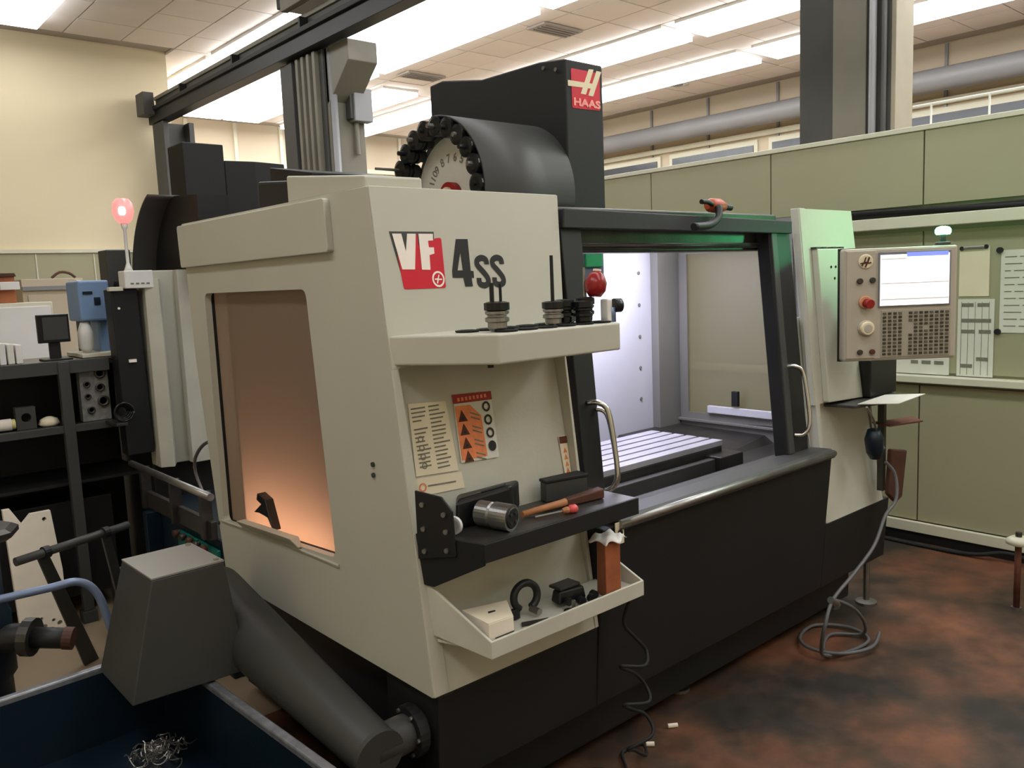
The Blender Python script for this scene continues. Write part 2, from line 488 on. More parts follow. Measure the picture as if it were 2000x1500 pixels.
# white pipe railing on top of the partition
rl = thing('guard_railing', 'thin white pipe railing standing on the green partition right of the column', 'railing', (4.97, 1.0, 2.38))
MB().cyl((4.97, -2.5, 2.50), (4.97, 2.15, 2.50), 0.006, n=8).build('rail', white, rl)
for y in (2.05, 1.75, 1.4, 1.0, 0.5, 0.0, -0.6, -1.2):
    MB().cyl((4.97, y, 2.375), (4.97, y, 2.50), 0.006, n=8).build('post', white, rl)

# right column
rc = thing('building_column', 'thick grey steel column rising behind the green partition on the right', 'column', (5.5, 2.75, 0))
MB().box(5.30, 5.36, 2.43, 3.04, 0, 4.5).build('flange', concd, rc, 0.004)
MB().box(5.36, 5.50, 2.69, 2.79, 0, 4.5).build('web', concr, rc)
MB().box(5.285, 5.30, 2.58, 2.80, 0, 4.5).build('cover_strip', concr, rc, 0.004)
MB().box(5.50, 5.54, 2.43, 3.04, 0, 4.5).build('flange', concd, rc, 0.004)
MB().box(5.30, 5.54, 2.40, 2.43, 0, 4.5).build('side_panel', mat('column_side_paint', rgb(160, 152, 134), 0.6), rc, 0.004)
MB().cyl((5.27, 2.53, 0), (5.27, 2.53, 4.5), 0.022).build('conduit', ductm, rc, smooth=True)
MB().cyl((5.28, 2.465, 0), (5.28, 2.465, 4.5), 0.016).build('conduit', concd, rc, smooth=True)
# left column with bracket
lc = thing('building_column', 'ribbed grey column with a splayed top bracket carrying the crane beam', 'column', (3.95, 6.7, 0))
MB().box(3.7, 4.04, 6.5, 7.15, 0, 3.615).build('shaft', concd, lc, 0.01)
MB().box(3.66, 3.7, 6.98, 7.2, 0, 3.6).build('flange', concd, lc, 0.004)
for i, y in enumerate((6.86, 6.76, 6.66, 6.56)):
    MB().box(3.655, 3.7, y, y + 0.045, 0, 3.6).build('rib', concr, lc, 0.004)
MB().box(3.72, 4.05, 6.46, 6.5, 0, 3.615).build('front_plate', concr, lc, 0.004)
MB().cyl((3.74, 6.42, 0), (3.74, 6.42, 3.6), 0.03).build('conduit', ductm, lc, smooth=True)
MB().prism([(6.12, 3.45), (6.12, 3.615), (7.2, 3.615), (7.2, 3.4), (6.5, 3.15), (6.4, 3.22)], 'x', 3.72, 4.0).build('bracket', concr, lc, 0.006)
sb = thing('switch_box', 'small grey electrical box fixed to the side of the crane column', 'electrical box', (3.97, 6.43, 3.02))
MB().box(3.90, 4.08, 6.36, 6.458, 3.02, 3.30).build('body', ductm, sb, 0.008)
MB().box(3.87, 3.90, 6.38, 6.458, 3.04, 3.28).build('bracket', concd, sb, 0.004)
MB().cyl((3.95, 6.43, 2.75), (3.95, 6.43, 3.02), 0.02).build('conduit', concr, sb)
# crane beam along y
be = thing('crane_beam', 'long dark steel crane runway beam crossing the upper left', 'beam', (3.8, 6, 3.6))
MB().box(3.60, 3.74, -3.4, 10.5, 3.62, 3.79).build('box_girder', black, be, 0.004)
MB().box(3.61, 3.80, -3.4, 10.5, 3.79, 3.815).build('upper_flange', concr, be, 0.003)
MB().box(3.70, 3.74, -3.4, 10.5, 3.815, 3.91).build('rail_web', concd, be)
MB().box(3.68, 3.76, -3.4, 10.5, 3.91, 3.95).build('crane_rail', concr, be, 0.004)
MB().box(3.57, 3.60, 2.0, 10.4, 3.75, 3.79).build('cable_tray', char, be, 0.004)
for i in range(6):
    y = 2.5 + i * 1.4
    MB().box(3.62, 3.70, y, y + 0.03, 3.815, 3.91).build('rail_clip', black, be)
ep = thing('support_post', 'dark steel post under the far left end of the crane beam', 'post', (3.7, 10.2, 0))
MB().box(3.62, 3.68, 10.1, 10.45, 0, 3.615).build('shaft', concd, ep, 0.004)
MB().box(3.92, 3.98, 10.1, 10.45, 0, 3.615).build('shaft', concd, ep, 0.004)
MB().box(3.68, 3.92, 10.25, 10.3, 0, 3.615).build('web', concd, ep)
MB().box(3.47, 3.595, 10.25, 10.5, 3.7, 3.95).build('end_stop', concd, ep, 0.005)
tr_ = thing('crane_trolley', 'dark crane end carriage hanging at the top edge above the column', 'crane', (3.75, 6.3, 3.98))
MB().box(3.62, 3.95, 5.2, 7.1, 4.06, 4.3).build('carriage_body', black, tr_, 0.01)
MB().box(3.55, 3.62, 6.2, 6.9, 3.98, 4.35).build('side_plate', concr, tr_, 0.006)
MB().cyl((3.6, 6.0, 4.1), (3.66, 6.0, 4.1), 0.09).build('wheel', dsteel, tr_, smooth=True)
MB().cyl((3.6, 5.3, 4.1), (3.66, 5.3, 4.1), 0.09).build('wheel', dsteel, tr_, smooth=True)

# ------------------------------------------------------------------ the machining centre
def FY(z):
    return 1.74 + 0.129 * (z - 0.527)
def FP(x, z, off=0.0):                        # point on the leaning front, off = outwards
    return (x, FY(z) - off, z)
mc = thing('machining_centre', 'large beige and charcoal vertical machining centre with open doors in the middle', 'machine', (2.5, 2.4, 0))
base = MB()
base.hexa([(1.90, 1.76, 0.25), (3.84, 1.76, 0.25), (3.84, 2.0, 0.25), (1.90, 2.0, 0.25)], [(1.88, 1.705, 0.865), (3.235, 1.705, 0.865), (3.235, 1.9, 0.84), (1.88, 1.9, 0.84)])
base = MB()
base.prism([(1.762, 0.25), (1.712, 0.845), (1.90, 0.845), (2.0, 0.25)], 'x', 1.84, 3.25)
b1 = base.build('base_front', char, mc, 0.006)
b1b = MB().prism([(1.762, 0.25), (1.745, 0.524), (2.0, 0.524), (2.0, 0.25)], 'x', 1.215, 1.84).build('base_front_left', char, mc, 0.004)
MB().prism([(1.762, 0.25), (1.740, 0.536), (2.0, 0.536), (2.0, 0.25)], 'x', 3.25, 3.84).build('base_front_right', char, mc, 0.004)
MB().box(3.80, 3.84, 1.9, 3.1, 0.25, 0.54).build('base_side', char, mc, 0.004)
MB().box(1.30, 3.7, 1.86, 3.2, 0.06, 0.30).build('base_casting', black, mc, 0.01)
MB().box(1.27, 1.31, 1.95, 3.15, 0.06, 0.525).build('base_side', black, mc, 0.004)
MB().box(1.5, 3.6, 2.3, 3.2, 0.30, 0.72).build('bed', black, mc, 0.01)
for x, y in ((1.42, 1.93), (1.42, 3.1), (3.66, 1.93), (3.66, 3.1), (2.5, 1.95)):
    MB().lathe([(0.045, 0), (0.045, 0.012), (0.015, 0.02), (0.015, 0.07)], (x, y, 0), (0, 0, 1), 12).build('levelling_foot', steel, mc)
MB().lathe([(0.05, 0), (0.05, 0.012), (0.015, 0.02), (0.015, 0.27)], (3.81, 1.83, 0), (0, 0, 1), 12).build('levelling_foot', steel, mc)
# ledge under the doors
MB().prism([(1.69, 0.835), (1.69, 0.862), (1.71, 0.872), (1.80, 0.868), (1.91, 0.84), (1.91, 0.83)], 'x', 1.90, 3.235).build('door_sill', char2, mc, 0.006, seg=3)
MB().tube([(1.90, 1.70, 0.852), (2.4, 1.697, 0.853), (3.235, 1.697, 0.853)], 0.014, 8, 1).build('sill_nosing', steel, mc, smooth=True)
# left side panel with window opening
sp = rnd([(1.743, 0.527), (1.917, 1.878), (3.245, 1.881), (3.218, 1.37), (3.10, 0.58), (3.09, 0.527)], 0.004, 1)
WH = [(3.077, 1.617), (2.296, 1.618), (2.221, 0.804), (3.077, 0.753)]
side = plate(sp, [rnd(WH, 0.03)], lambda u, v, t: (1.1985 + t, u, v), 0.0235, 'side_panel', beige, mc)
MB().prism(rnd([(2.11, 1.718), (2.118, 1.868), (3.245, 1.872), (3.235, 1.716)], 0.012, 3), 'x', 1.178, 1.2).build('raised_panel', beige, side, 0.004)
wf = plate([(3.10, 1.635), (2.278, 1.636), (2.202, 0.788), (3.10, 0.735)], [WH], lambda u, v, t: (1.222 + t, u, v), 0.012, 'window_gasket', rubber, side)
pane = plate([(3.10, 1.635), (2.278, 1.636), (2.202, 0.788), (3.10, 0.735)], [], lambda u, v, t: (1.234 + t, u, v), 0.004, 'window_pane', amber, side)
MB().hexa([(1.185, 2.90, 0.775), (1.20, 2.90, 0.775), (1.20, 2.44, 0.79), (1.185, 2.44, 0.79)], [(1.165, 2.88, 0.80), (1.20, 2.88, 0.80), (1.20, 2.46, 0.822), (1.165, 2.46, 0.822)]).build('latch_shelf', beige, side, 0.003)
MB().prism([(2.80, 0.84), (2.755, 0.845), (2.69, 0.74 + 0.1), (2.655, 0.80), (2.70, 0.90), (2.76, 0.915), (2.77, 0.89), (2.735, 0.88)], 'x', 1.20, 1.232).build('latch', blackgl, side, 0.002)
MB().tube([(1.196, 3.09, 0.755), (1.196, 2.7, 0.775), (1.196, 2.2, 0.785)], 0.005, 6, 1).build('sill_bead', beige, side)
for y, z in ((1.97, 1.10), (3.12, 0.74), (1.97, 1.13)):
    MB().cyl((1.198, y, z), (1.192, y, z), 0.007, n=10).build('screw', char2, side)
# front left cabinet
fl = plate([(1.20, 1.40), (1.842, 1.40), (1.889, 1.878), (1.20, 1.878)], [], lambda u, v, t: FP(u, v, -t), 0.022, 'front_panel', beige, mc)
MB().hexa([FP(1.20, 0.527), FP(1.252, 0.527), FP(1.222, 1.40), FP(1.20, 1.40)], [FP(1.20, 0.527, -0.05), FP(1.252, 0.527, -0.05), FP(1.222, 1.40, -0.05), FP(1.20, 1.40, -0.05)]).build('corner_strip', beige, fl, 0.003)
MB().hexa([FP(1.822, 0.527), FP(1.838, 0.527), FP(1.842, 1.40), FP(1.834, 1.40)], [FP(1.822, 0.527, -0.06), FP(1.838, 0.527, -0.06), FP(1.842, 1.40, -0.06), FP(1.834, 1.40, -0.06)]).build('edge_strip', beige, fl, 0.002)
nich = MB().hexa([FP(1.23, 0.527, -0.004), FP(1.83, 0.527, -0.004), FP(1.84, 0.72, -0.018), FP(1.84, 1.25, -0.05), FP(1.84, 1.42, -0.05), FP(1.21, 1.42, -0.05), FP(1.21, 1.25, -0.05), FP(1.23, 0.72, -0.018)],
               [FP(1.23, 0.527, -0.03), FP(1.83, 0.527, -0.03), FP(1.84, 0.72, -0.05), FP(1.84, 1.25, -0.07), FP(1.84, 1.42, -0.07), FP(1.21, 1.42, -0.07), FP(1.21, 1.25, -0.07), FP(1.23, 0.72, -0.05)])
nich = MB()
prof = [(0.527, 0.002), (0.66, 0.010), (0.80, 0.022), (1.1, 0.034), (1.3, 0.045), (1.41, 0.05)]
def NO(z):
    for (a, o1), (b, o2) in zip(prof[:-1], prof[1:]):
        if z <= b:
            return o1 + (o2 - o1) * (z - a) / (b - a)
    return 0.05
vs = []
for z, o_ in prof:
    xl = 1.245 - 0.03 * (z - 0.527) / 0.88; xr = 1.828 + 0.008 * (z - 0.527)
    vs += [FP(xl, z, -o_), FP(xr, z, -o_), FP(xr, z, -o_ - 0.015), FP(xl, z, -o_ - 0.015)]
fs = [(0, 1, 2, 3), tuple(4 * (len(prof) - 1) + i for i in (3, 2, 1, 0))]
for k in range(len(prof) - 1):
    for i in range(4):
        fs.append((4 * k + i, 4 * k + (i + 1) % 4, 4 * k + 4 + (i + 1) % 4, 4 * k + 4 + i))
nich.add(vs, fs)
niche = nich.build('recessed_panel', beige2, mc)
MB().box(1.20, 1.889, 1.914, 3.24, 1.862, 1.880).build('roof_panel', beige, mc, 0.004)
MB().box(1.875, 1.89, 1.94, 2.5, 0.86, 1.86).build('inner_wall', encw, mc)
MB().hexa([(1.215, 1.955, 1.878), (1.395, 1.945, 1.878), (1.395, 2.40, 1.878), (1.215, 2.40, 1.878)], [(1.215, 1.955, 1.912), (1.395, 1.945, 1.912), (1.395, 2.40, 1.955), (1.215, 2.40, 1.962)]).build('roof_box', beige, mc, 0.006)
MB().prism([(2.4, 1.88), (2.4, 1.965), (3.0, 2.02), (3.0, 1.88)], 'x', 1.40, 1.72).build('roof_hood', black, mc, 0.01)
# letters on the front: flat print
fn = lambda off: (lambda u, v, t=0.0: FP(u, v, off + t))
deck = plate(rnd([(1.262, 1.70), (1.398, 1.744), (1.414, 1.744), (1.409, 1.606), (1.270, 1.607)], 0.006, 3), [], fn(0.0005), 0.0008, 'red_badge', red, fl)
V = [(1.253, 1.755), (1.282, 1.755), (1.290, 1.707), (1.301, 1.755), (1.329, 1.755), (1.312, 1.659), (1.271, 1.66)]
F_ = [(1.338, 1.755), (1.386, 1.755), (1.384, 1.737), (1.367, 1.736), (1.367, 1.718), (1.384, 1.718), (1.383, 1.701), (1.366, 1.697), (1.363, 1.657), (1.335, 1.658)]
def grow(p, g):
    cx = sum(a for a, b in p) / len(p); cz = sum(b for a, b in p) / len(p)
    return [(a + g * (1 if a > cx else -1), b + g * (1 if b > cz else -1)) for a, b in p]
plate([(1.245, 1.761), (1.391, 1.761), (1.389, 1.735), (1.372, 1.70), (1.31, 1.652), (1.266, 1.652)], [], fn(0.0002), 0.0006, 'letter_outline', char2, fl)
plate(V, [], fn(0.0018), 0.0008, 'letter_v', decalw, fl)
plate(F_, [], fn(0.0018), 0.0008, 'letter_f', decalw, fl)
plate([(1.31 , 1.70), (1.334, 1.757), (1.334, 1.656), (1.316, 1.656)], [], fn(0.0012), 0.0006, 'badge_gap', red, fl)
circ = lambda cx, cz, r, n=20, k=1.0: [(cx + r * math.cos(2 * PI * i / n), cz + k * r * math.sin(2 * PI * i / n)) for i in range(n)]
plate(circ(1.386, 1.631, 0.021, k=1.05), [circ(1.386, 1.631, 0.016, k=1.05)], fn(0.0018), 0.0006, 'badge_ring', decalw, fl)
plate([(1.374, 1.633), (1.384, 1.633), (1.388, 1.643), (1.391, 1.643), (1.387, 1.632), (1.398, 1.632), (1.398, 1.628), (1.386, 1.628), (1.383, 1.619), (1.379, 1.619), (1.382, 1.629), (1.374, 1.629)], [], fn(0.0018), 0.0006, 'badge_mark', decalw, fl)
four = [(1.465, 1.741), (1.507, 1.741), (1.504, 1.651), (1.514, 1.650), (1.513, 1.631), (1.504, 1.631), (1.505, 1.607), (1.478, 1.607), (1.475, 1.632), (1.437, 1.633), (1.438, 1.652)]
plate(four, [[(1.475, 1.705), (1.476, 1.653), (1.457, 1.653)]], fn(0.0005), 0.0008, 'numeral_four', inkd, fl)
for x0, x1 in ((1.526, 1.570), (1.584, 1.628)):
    w_ = x1 - x0; cx = (x0 + x1) / 2
    pts = [(x1 - 0.004, 1.668), (x1 - 0.006, 1.682), (cx, 1.687), (x0 + 0.006, 1.680), (x0 + 0.005, 1.667), (cx - 0.004, 1.653), (cx + 0.006, 1.642), (x1 - 0.006, 1.628), (x1 - 0.007, 1.614), (cx, 1.608), (x0 + 0.006, 1.614), (x0 + 0.005, 1.630)]
    # stroke as a flat band
    P = []
    E_ = [pts[0]] + pts + [pts[-1]]
    for i in range(1, len(E_) - 2):
        a, b, c, d = [Vector(q) for q in (E_[i - 1], E_[i], E_[i + 1], E_[i + 2])]
        for k in range(4):
            t = k / 4
            P.append(0.5 * ((2 * b) + (c - a) * t + (2 * a - 5 * b + 4 * c - d) * t * t + (3 * b - a - 3 * c + d) * t ** 3))
    P.append(Vector(pts[-1]))
    L = []; Rr = []
    for i, p in enumerate(P):
        d = (P[min(i + 1, len(P) - 1)] - P[max(i - 1, 0)]).normalized()
        nrm = Vector((-d.y, d.x)) * 0.0088
        L.append(p + nrm); Rr.append(p - nrm)
    m_ = MB()
    m_.add([FP(q.x, q.y, 0.0012) for q in L] + [FP(q.x, q.y, 0.0012) for q in Rr], [(i, i + 1, len(L) + i + 1, len(L) + i) for i in range(len(L) - 1)])
    m_.build('letter_s', inkd, fl)

# stickers in the niche
def nf(off):
    return lambda u, v, t=0.0: FP(u, v, -NO(v) + off + t)
st = plate([(1.262, 1.298), (1.388, 1.291), (1.395, 1.096), (1.252, 1.104)], [], nf(0.003), 0.001, 'instruction_sheet', cream, niche)
for k in range(16):
    z = 1.285 - k * 0.0112
    for (a, b) in ((1.268, 1.318), (1.326, 1.382)):
        if random.random() < 0.85:
            e = b - random.uniform(0, 0.022)
            plate([(a, z), (e, z), (e, z - 0.004), (a, z - 0.004)], [], nf(0.0045), 0.0005, 'text_line', ink, st)
for k in range(4):
    z = 1.20 - k * 0.024
    plate(circ(1.284, z, 0.009, 10), [circ(1.284, z, 0.006, 10)], nf(0.005), 0.0005, 'diagram_ring', ink, st)
st2 = plate([(1.250, 1.098), (1.405, 1.090), (1.408, 1.045), (1.247, 1.050)], [], nf(0.002), 0.001, 'notice_strip', cream, niche)
plate(circ(1.268, 1.072, 0.012, 14), [circ(1.268, 1.072, 0.008, 14)], nf(0.004), 0.0005, 'stop_ring', orange, st2)
plate([(1.285, 1.075), (1.38, 1.070), (1.38, 1.066), (1.285, 1.071)], [], nf(0.004), 0.0005, 'text_line', ink, st2)
ws = plate([(1.415, 1.302), (1.553, 1.296), (1.548, 1.108), (1.408, 1.114)], [], nf(0.003), 0.001, 'warning_sticker', paper, niche)
plate([(1.413, 1.305), (1.555, 1.299), (1.554, 1.275), (1.413, 1.279)], [], nf(0.0045), 0.0006, 'red_header', redd, ws)
for k in range(8):
    x = 1.428 + k * 0.014
    plate([(x, 1.294), (x + 0.008, 1.294), (x + 0.008, 1.284), (x, 1.284)], [], nf(0.0055), 0.0004, 'header_letter', orange, ws)
plate([(1.416, 1.272), (1.470, 1.27), (1.505, 1.235), (1.505, 1.118), (1.412, 1.12)], [], nf(0.0045), 0.0006, 'orange_field', orange, ws)
for k in range(4):
    z = 1.235 - k * 0.038
    plate([(1.420, z - 0.008), (1.454, z - 0.009), (1.437, z + 0.024)], [], nf(0.0055), 0.0005, 'hazard_triangle', rust, ws)
    plate(circ(1.437, z, 0.004, 8), [], nf(0.0065), 0.0004, 'hazard_symbol', inkd, ws)
    z2 = 1.258 - k * 0.038
    plate(circ(1.528, z2, 0.0145, 14, 1.05), ([circ(1.528, z2, 0.009, 10)] if k < 3 else []), nf(0.0055), 0.0005, 'mandatory_ring', inkd, ws)
    for j in range(2):
        plate([(1.466, z + 0.015 - j * 0.012), (1.498, z + 0.003 - j * 0.012), (1.498, z - 0.001 - j * 0.012), (1.466, z + 0.011 - j * 0.012)], [], nf(0.0055), 0.0004, 'text_line', ink, ws)
ss = plate([(1.795, 1.13), (1.830, 1.128), (1.826, 0.975), (1.80, 0.978)], [], nf(0.003), 0.001, 'side_sticker', cream, niche)
plate([(1.797, 1.128), (1.829, 1.127), (1.828, 1.105), (1.797, 1.107)], [], nf(0.0045), 0.0005, 'orange_header', rust, ss)
for k in range(5):
    z = 1.085 - k * 0.021
    plate([(1.806, z - 0.008), (1.822, z - 0.008), (1.814, z + 0.008)], [], nf(0.0045), 0.0005, 'hazard_triangle', orange, ss)

# tool shelf with rubber cups
ts = MB().prism([(1.203, 1.865), (1.36, 1.605), (1.822, 1.605), (1.842, 1.862)], 'z', 1.408, 1.487).build('tool_shelf', beige, mc, 0.006, seg=3)
for i in range(6):
    for j in range(2):
        x = 1.43 + i * 0.072 - j * 0.05; y = 1.655 + j * 0.10
        MB().lathe([(0.021, 0.0), (0.031, 0.0), (0.033, 0.005), (0.026, 0.006), (0.022, 0.0035), (0.020, 0.001)], (x, y, 1.487), (0, 0, 1), 18).build('holder_cup', rubber, ts)
MB().cyl((1.36, 1.64, 1.40), (1.36, 1.64, 1.409), 0.008, n=8).build('bolt', char, ts)
# charcoal work shelf
wsf = MB()
wsf.prism([(1.21, 1.81), (1.28, 1.60), (1.872, 1.60), (1.872, 1.80)], 'z', 0.948, 0.961)
work = wsf.build('work_shelf', dsteel, mc, 0.002)
MB().hexa([(1.276, 1.594, 0.912), (1.872, 1.594, 0.912), (1.872, 1.604, 0.912), (1.276, 1.604, 0.912)], [(1.276, 1.594, 0.962), (1.872, 1.594, 0.962), (1.872, 1.604, 0.962), (1.276, 1.604, 0.962)]).build('shelf_apron', char, work, 0.002)
a0 = Vector((1.206, 1.80, 0)); a1 = Vector((1.276, 1.598, 0)); dn = Vector((0.207, 0.072, 0)).normalized() * 0.008
def AP(t, z, o=0.0):
    p = a0.lerp(a1, t); return (p.x + dn.x * o, p.y + dn.y * o, z)
MB().hexa([AP(0, 0.83), AP(0.25, 0.826), AP(1, 0.905), AP(1, 0.962), AP(0, 0.966)], [AP(0, 0.83, 1), AP(0.25, 0.826, 1), AP(1, 0.905, 1), AP(1, 0.962, 1), AP(0, 0.966, 1)]).build('shelf_gusset', char, work, 0.002)
bp_ = MB().hexa([AP(0.06, 0.90, -0.9), AP(0.62, 0.92, -0.9), AP(0.60, 1.04, -0.9), AP(0.45, 1.075, -0.9), AP(0.06, 1.085, -0.9)], [AP(0.06, 0.90, -0.05), AP(0.62, 0.92, -0.05), AP(0.60, 1.04, -0.05), AP(0.45, 1.075, -0.05), AP(0.06, 1.085, -0.05)]).build('bolted_bracket', black, work, 0.002)
for t, z in ((0.17, 0.925), (0.17, 0.985), (0.17, 1.05), (0.5, 0.935), (0.5, 0.985), (0.48, 1.03)):
    MB().cyl(AP(t, z, -0.9), AP(t, z, -1.6), 0.007, n=10).build('bolt', steel, bp_)
# lower beige tray
tray = MB().box(1.285, 1.885, 1.60, 1.755, 0.672, 0.68).build('tray', beige2, mc, 0.002)
MB().box(1.283, 1.887, 1.594, 1.602, 0.655, 0.702).build('tray_lip', beige2, tray, 0.002)
for x in (1.255, 1.875):
    dx = 0.03 if x < 1.5 else 0.0
    pl_ = [(1.595, 0.655), (1.595, 0.702), (1.765, 0.822), (1.80, 0.830), (1.755, 0.665)] if x < 1.5 else [(1.595, 0.655), (1.595, 0.702), (1.70, 0.745), (1.76, 0.75), (1.755, 0.665)]
    m_ = MB()
    if x < 1.5:
        m_.hexa([(1.283, 1.595, 0.655), (1.283, 1.595, 0.702), (1.225, 1.765, 0.822), (1.212, 1.80, 0.830), (1.222, 1.76, 0.690)],
                [(1.291, 1.595, 0.655), (1.291, 1.595, 0.702), (1.233, 1.765, 0.822), (1.220, 1.80, 0.830), (1.230, 1.76, 0.690)])
    else:
        m_.prism(pl_, 'x', 1.879, 1.887)
    m_.build('tray_side', beige2, tray, 0.002)
MB().hexa([(1.285, 1.6, 0.672), (1.23, 1.755, 0.672), (1.30, 1.755, 0.672)], [(1.285, 1.6, 0.68), (1.23, 1.755, 0.68), (1.30, 1.755, 0.68)]).build('tray_corner', beige2, tray)
plate([(1.88, 0.86), (1.92, 0.86), (1.92, 0.79), (1.88, 0.79)], [], lambda u, v, t: (u, 1.70 - t, v), 0.002, 'label_plate', cream, mc)
plate(circ(1.90, 0.825, 0.012, 12), [], lambda u, v, t: (u, 1.696 - t, v), 0.001, 'label_mark', inkd, mc)

# right front cabinet
fr_ = plate([(3.268, 1.04), (3.79, 1.04), (3.79, 1.873), (3.325, 1.873)], [], lambda u, v, t: FP(u, v, -t), 0.02, 'front_panel', beige, mc)
fr_['label'] = 'beige panel right of the doors, lit green near its top'
MB().hexa([FP(3.25, 0.542, 0.004), FP(3.275, 0.542, 0.004), FP(3.375, 1.875, 0.004), FP(3.33, 1.875, 0.004)], [FP(3.25, 0.542, -0.04), FP(3.275, 0.542, -0.04), FP(3.375, 1.875, -0.04), FP(3.33, 1.875, -0.04)]).build('corner_strip', beige, fr_, 0.003)
vs = []
for z, o_ in prof:
    vs += [FP(3.265 + 0.065 * (z - 0.527) / 0.88, z, -o_), FP(3.785, z, -o_), FP(3.785, z, -o_ - 0.015), FP(3.265, z, -o_ - 0.015)]
vs = [v for v in vs]
MB().add(vs, fs).build('recessed_panel', beige2, mc)
eb = MB().hexa([FP(3.345, 1.045, 0.03), FP(3.68, 1.03, 0.03), FP(3.68, 1.70, 0.03), FP(3.395, 1.70, 0.03)], [FP(3.345, 1.045, 0.0), FP(3.68, 1.03, 0.0), FP(3.68, 1.70, 0.0), FP(3.395, 1.70, 0.0)]).build('control_column', beige, mc, 0.004)
for x, z in ((3.49, 1.62), (3.53, 1.62), (3.51, 1.57)):
    MB().cyl(FP(x, z, 0.03), FP(x, z, 0.033), 0.006, n=8).build('screw', inkd, eb)
for x in (3.39, 3.45, 3.53, 3.60):
    MB().box(x, x + 0.03, FY(1.71) - 0.028, FY(1.71) - 0.002, 1.70, 1.708).build('vent_slot', char2, eb)
MB().box(3.78, 3.80, 1.92, 3.2, 0.54, 1.86).build('side_panel', beige, mc) if False else None
# right outer side panel with its own window
side2 = plate([(1.76, 0.54), (1.92, 1.87), (3.2, 1.87), (3.1, 0.54)], [rnd([(2.86, 1.74), (2.24, 1.74), (2.20, 0.85), (2.86, 0.83)], 0.02)], lambda u, v, t: (3.785 + t, u, v), 0.015, 'side_panel', encg, mc)
plate([(2.88, 1.76), (2.22, 1.76), (2.18, 0.83), (2.88, 0.81)], [], lambda u, v, t: (3.80 + t, u, v), 0.004, 'window_pane', clearw, side2)
plate([(2.885, 1.765), (2.205, 1.765), (2.165, 0.825), (2.885, 0.805)], [[(2.84, 1.72), (2.26, 1.72), (2.22, 0.87), (2.84, 0.85)]], lambda u, v, t: (3.775 + t, u, v), 0.01, 'window_frame', encg, side2)
MB().box(3.755, 3.775, 2.2, 2.7, 0.86, 0.90).build('latch_shelf', encw, side2, 0.003)
MB().box(3.745, 3.765, 2.50, 2.54, 0.91, 0.99).build('latch', char, side2, 0.003)
MB().box(3.765, 3.785, 1.98, 2.95, 0.80, 0.815).build('window_sill', encg, side2, 0.003)
# enclosure interior
bw = MB().box(1.24, 3.785, 2.95, 2.965, 0.72, 1.86).build('back_wall', encw, mc)
MB().box(3.60, 3.785, 2.90, 2.95, 0.74, 1.80).build('corner_sheet', encg, bw, 0.003)
for z in (0.95, 1.12, 1.29, 1.46, 1.63):
    MB().cyl((3.50, 2.95, z), (3.50, 2.944, z), 0.009, n=8).build('rivet', encg, bw)
MB().box(1.24, 3.785, 1.91, 2.95, 0.70, 0.72).build('chip_pan', dsteel, mc)
MB().box(3.20, 3.78, 1.93, 2.95, 0.72, 0.735).build('way_cover', dsteel, mc)
MB().hexa([(3.24, 2.30, 0.73), (3.78, 2.30, 0.73), (3.78, 2.94, 0.73), (3.24, 2.94, 0.73)], [(3.30, 2.40, 0.77), (3.78, 2.36, 0.77), (3.78, 2.94, 0.78), (3.30, 2.94, 0.78)]).build('way_cover', dsteel, mc, 0.004)
tb = MB().box(1.90, 3.17, 2.20, 2.62, 0.79, 0.835).build('table', dsteel, mc, 0.004)
for k in range(6):
    y0 = 2.20 + k * 0.0715
    MB().box(1.895, 3.175, y0, y0 + 0.055, 0.835, 0.86).build('table_land', tablem, tb, 0.002)
MB().box(2.0, 3.04, 2.22, 2.58, 0.715, 0.79).build('saddle', char, tb, 0.005)
MB().box(3.045, 3.22, 2.12, 2.30, 0.72, 0.81).build('end_block', dsteel, tb, 0.006)
MB().box(1.9, 3.1, 1.93, 2.14, 0.72, 0.74).build('front_way_cover', char, mc, 0.004)
# spindle head seen in the opening corner
sh = MB().box(2.30, 2.69, 2.45, 2.95, 1.58, 1.86).build('spindle_head', mat('spindle_grey', rgb(96, 108, 120), 0.4), mc, 0.012)
MB().cyl((2.42, 2.64, 1.42), (2.42, 2.64, 1.58), 0.10, n=24).build('spindle_nose', steel, sh, smooth=True)
MB().box(2.565, 2.665, 2.438, 2.452, 1.66, 1.75).build('green_sheen_patch', mat('green_reflection_paint', rgb(50, 150, 96), 0.35), sh, 0.004)  # green reflection on the head, painted as a coloured patch
MB().cyl((2.42, 2.64, 1.26), (2.42, 2.64, 1.42), 0.04, 0.06, n=20).build('tool_nose', steel, sh, smooth=True)
MB().box(1.92, 3.12, 2.15, 2.19, 0.725, 0.80).build('table_skirt', char2, tb, 0.004)
# door frames
def slab(pts, off, t, name, m, parent, bev=0.004):
    return MB().hexa([FP(x, z, off) for x, z in pts], [FP(x, z, off - t) for x, z in pts]).build(name, m, parent, bev)
ld = slab([(1.86, 0.86), (1.945, 0.86), (1.985, 1.80), (1.89, 1.80)], -0.005, 0.045, 'sliding_door', black, mc)
rd = slab([(3.03, 0.855), (3.195, 0.855), (3.246, 1.815), (3.085, 1.80)], -0.005, 0.06, 'sliding_door', black, mc)
slab([(3.035, 0.87), (3.075, 0.87), (3.13, 1.78), (3.09, 1.78)], 0.004, 0.012, 'door_bead', char2, rd, 0.003)
slab([(1.888, 1.775), (3.235, 1.765), (3.246, 1.818), (1.90, 1.838)], 0.012, 0.05, 'door_header', char, mc)
MB().box(1.9, 3.24, 1.965, 2.06, 1.70, 1.85).build('lamp_rail', dsteel, mc, 0.006)
MB().cyl((1.95, 1.955, 1.722), (3.2, 1.955, 1.722), 0.010, n=10).build('track_rod', dsteel, mc, smooth=True)
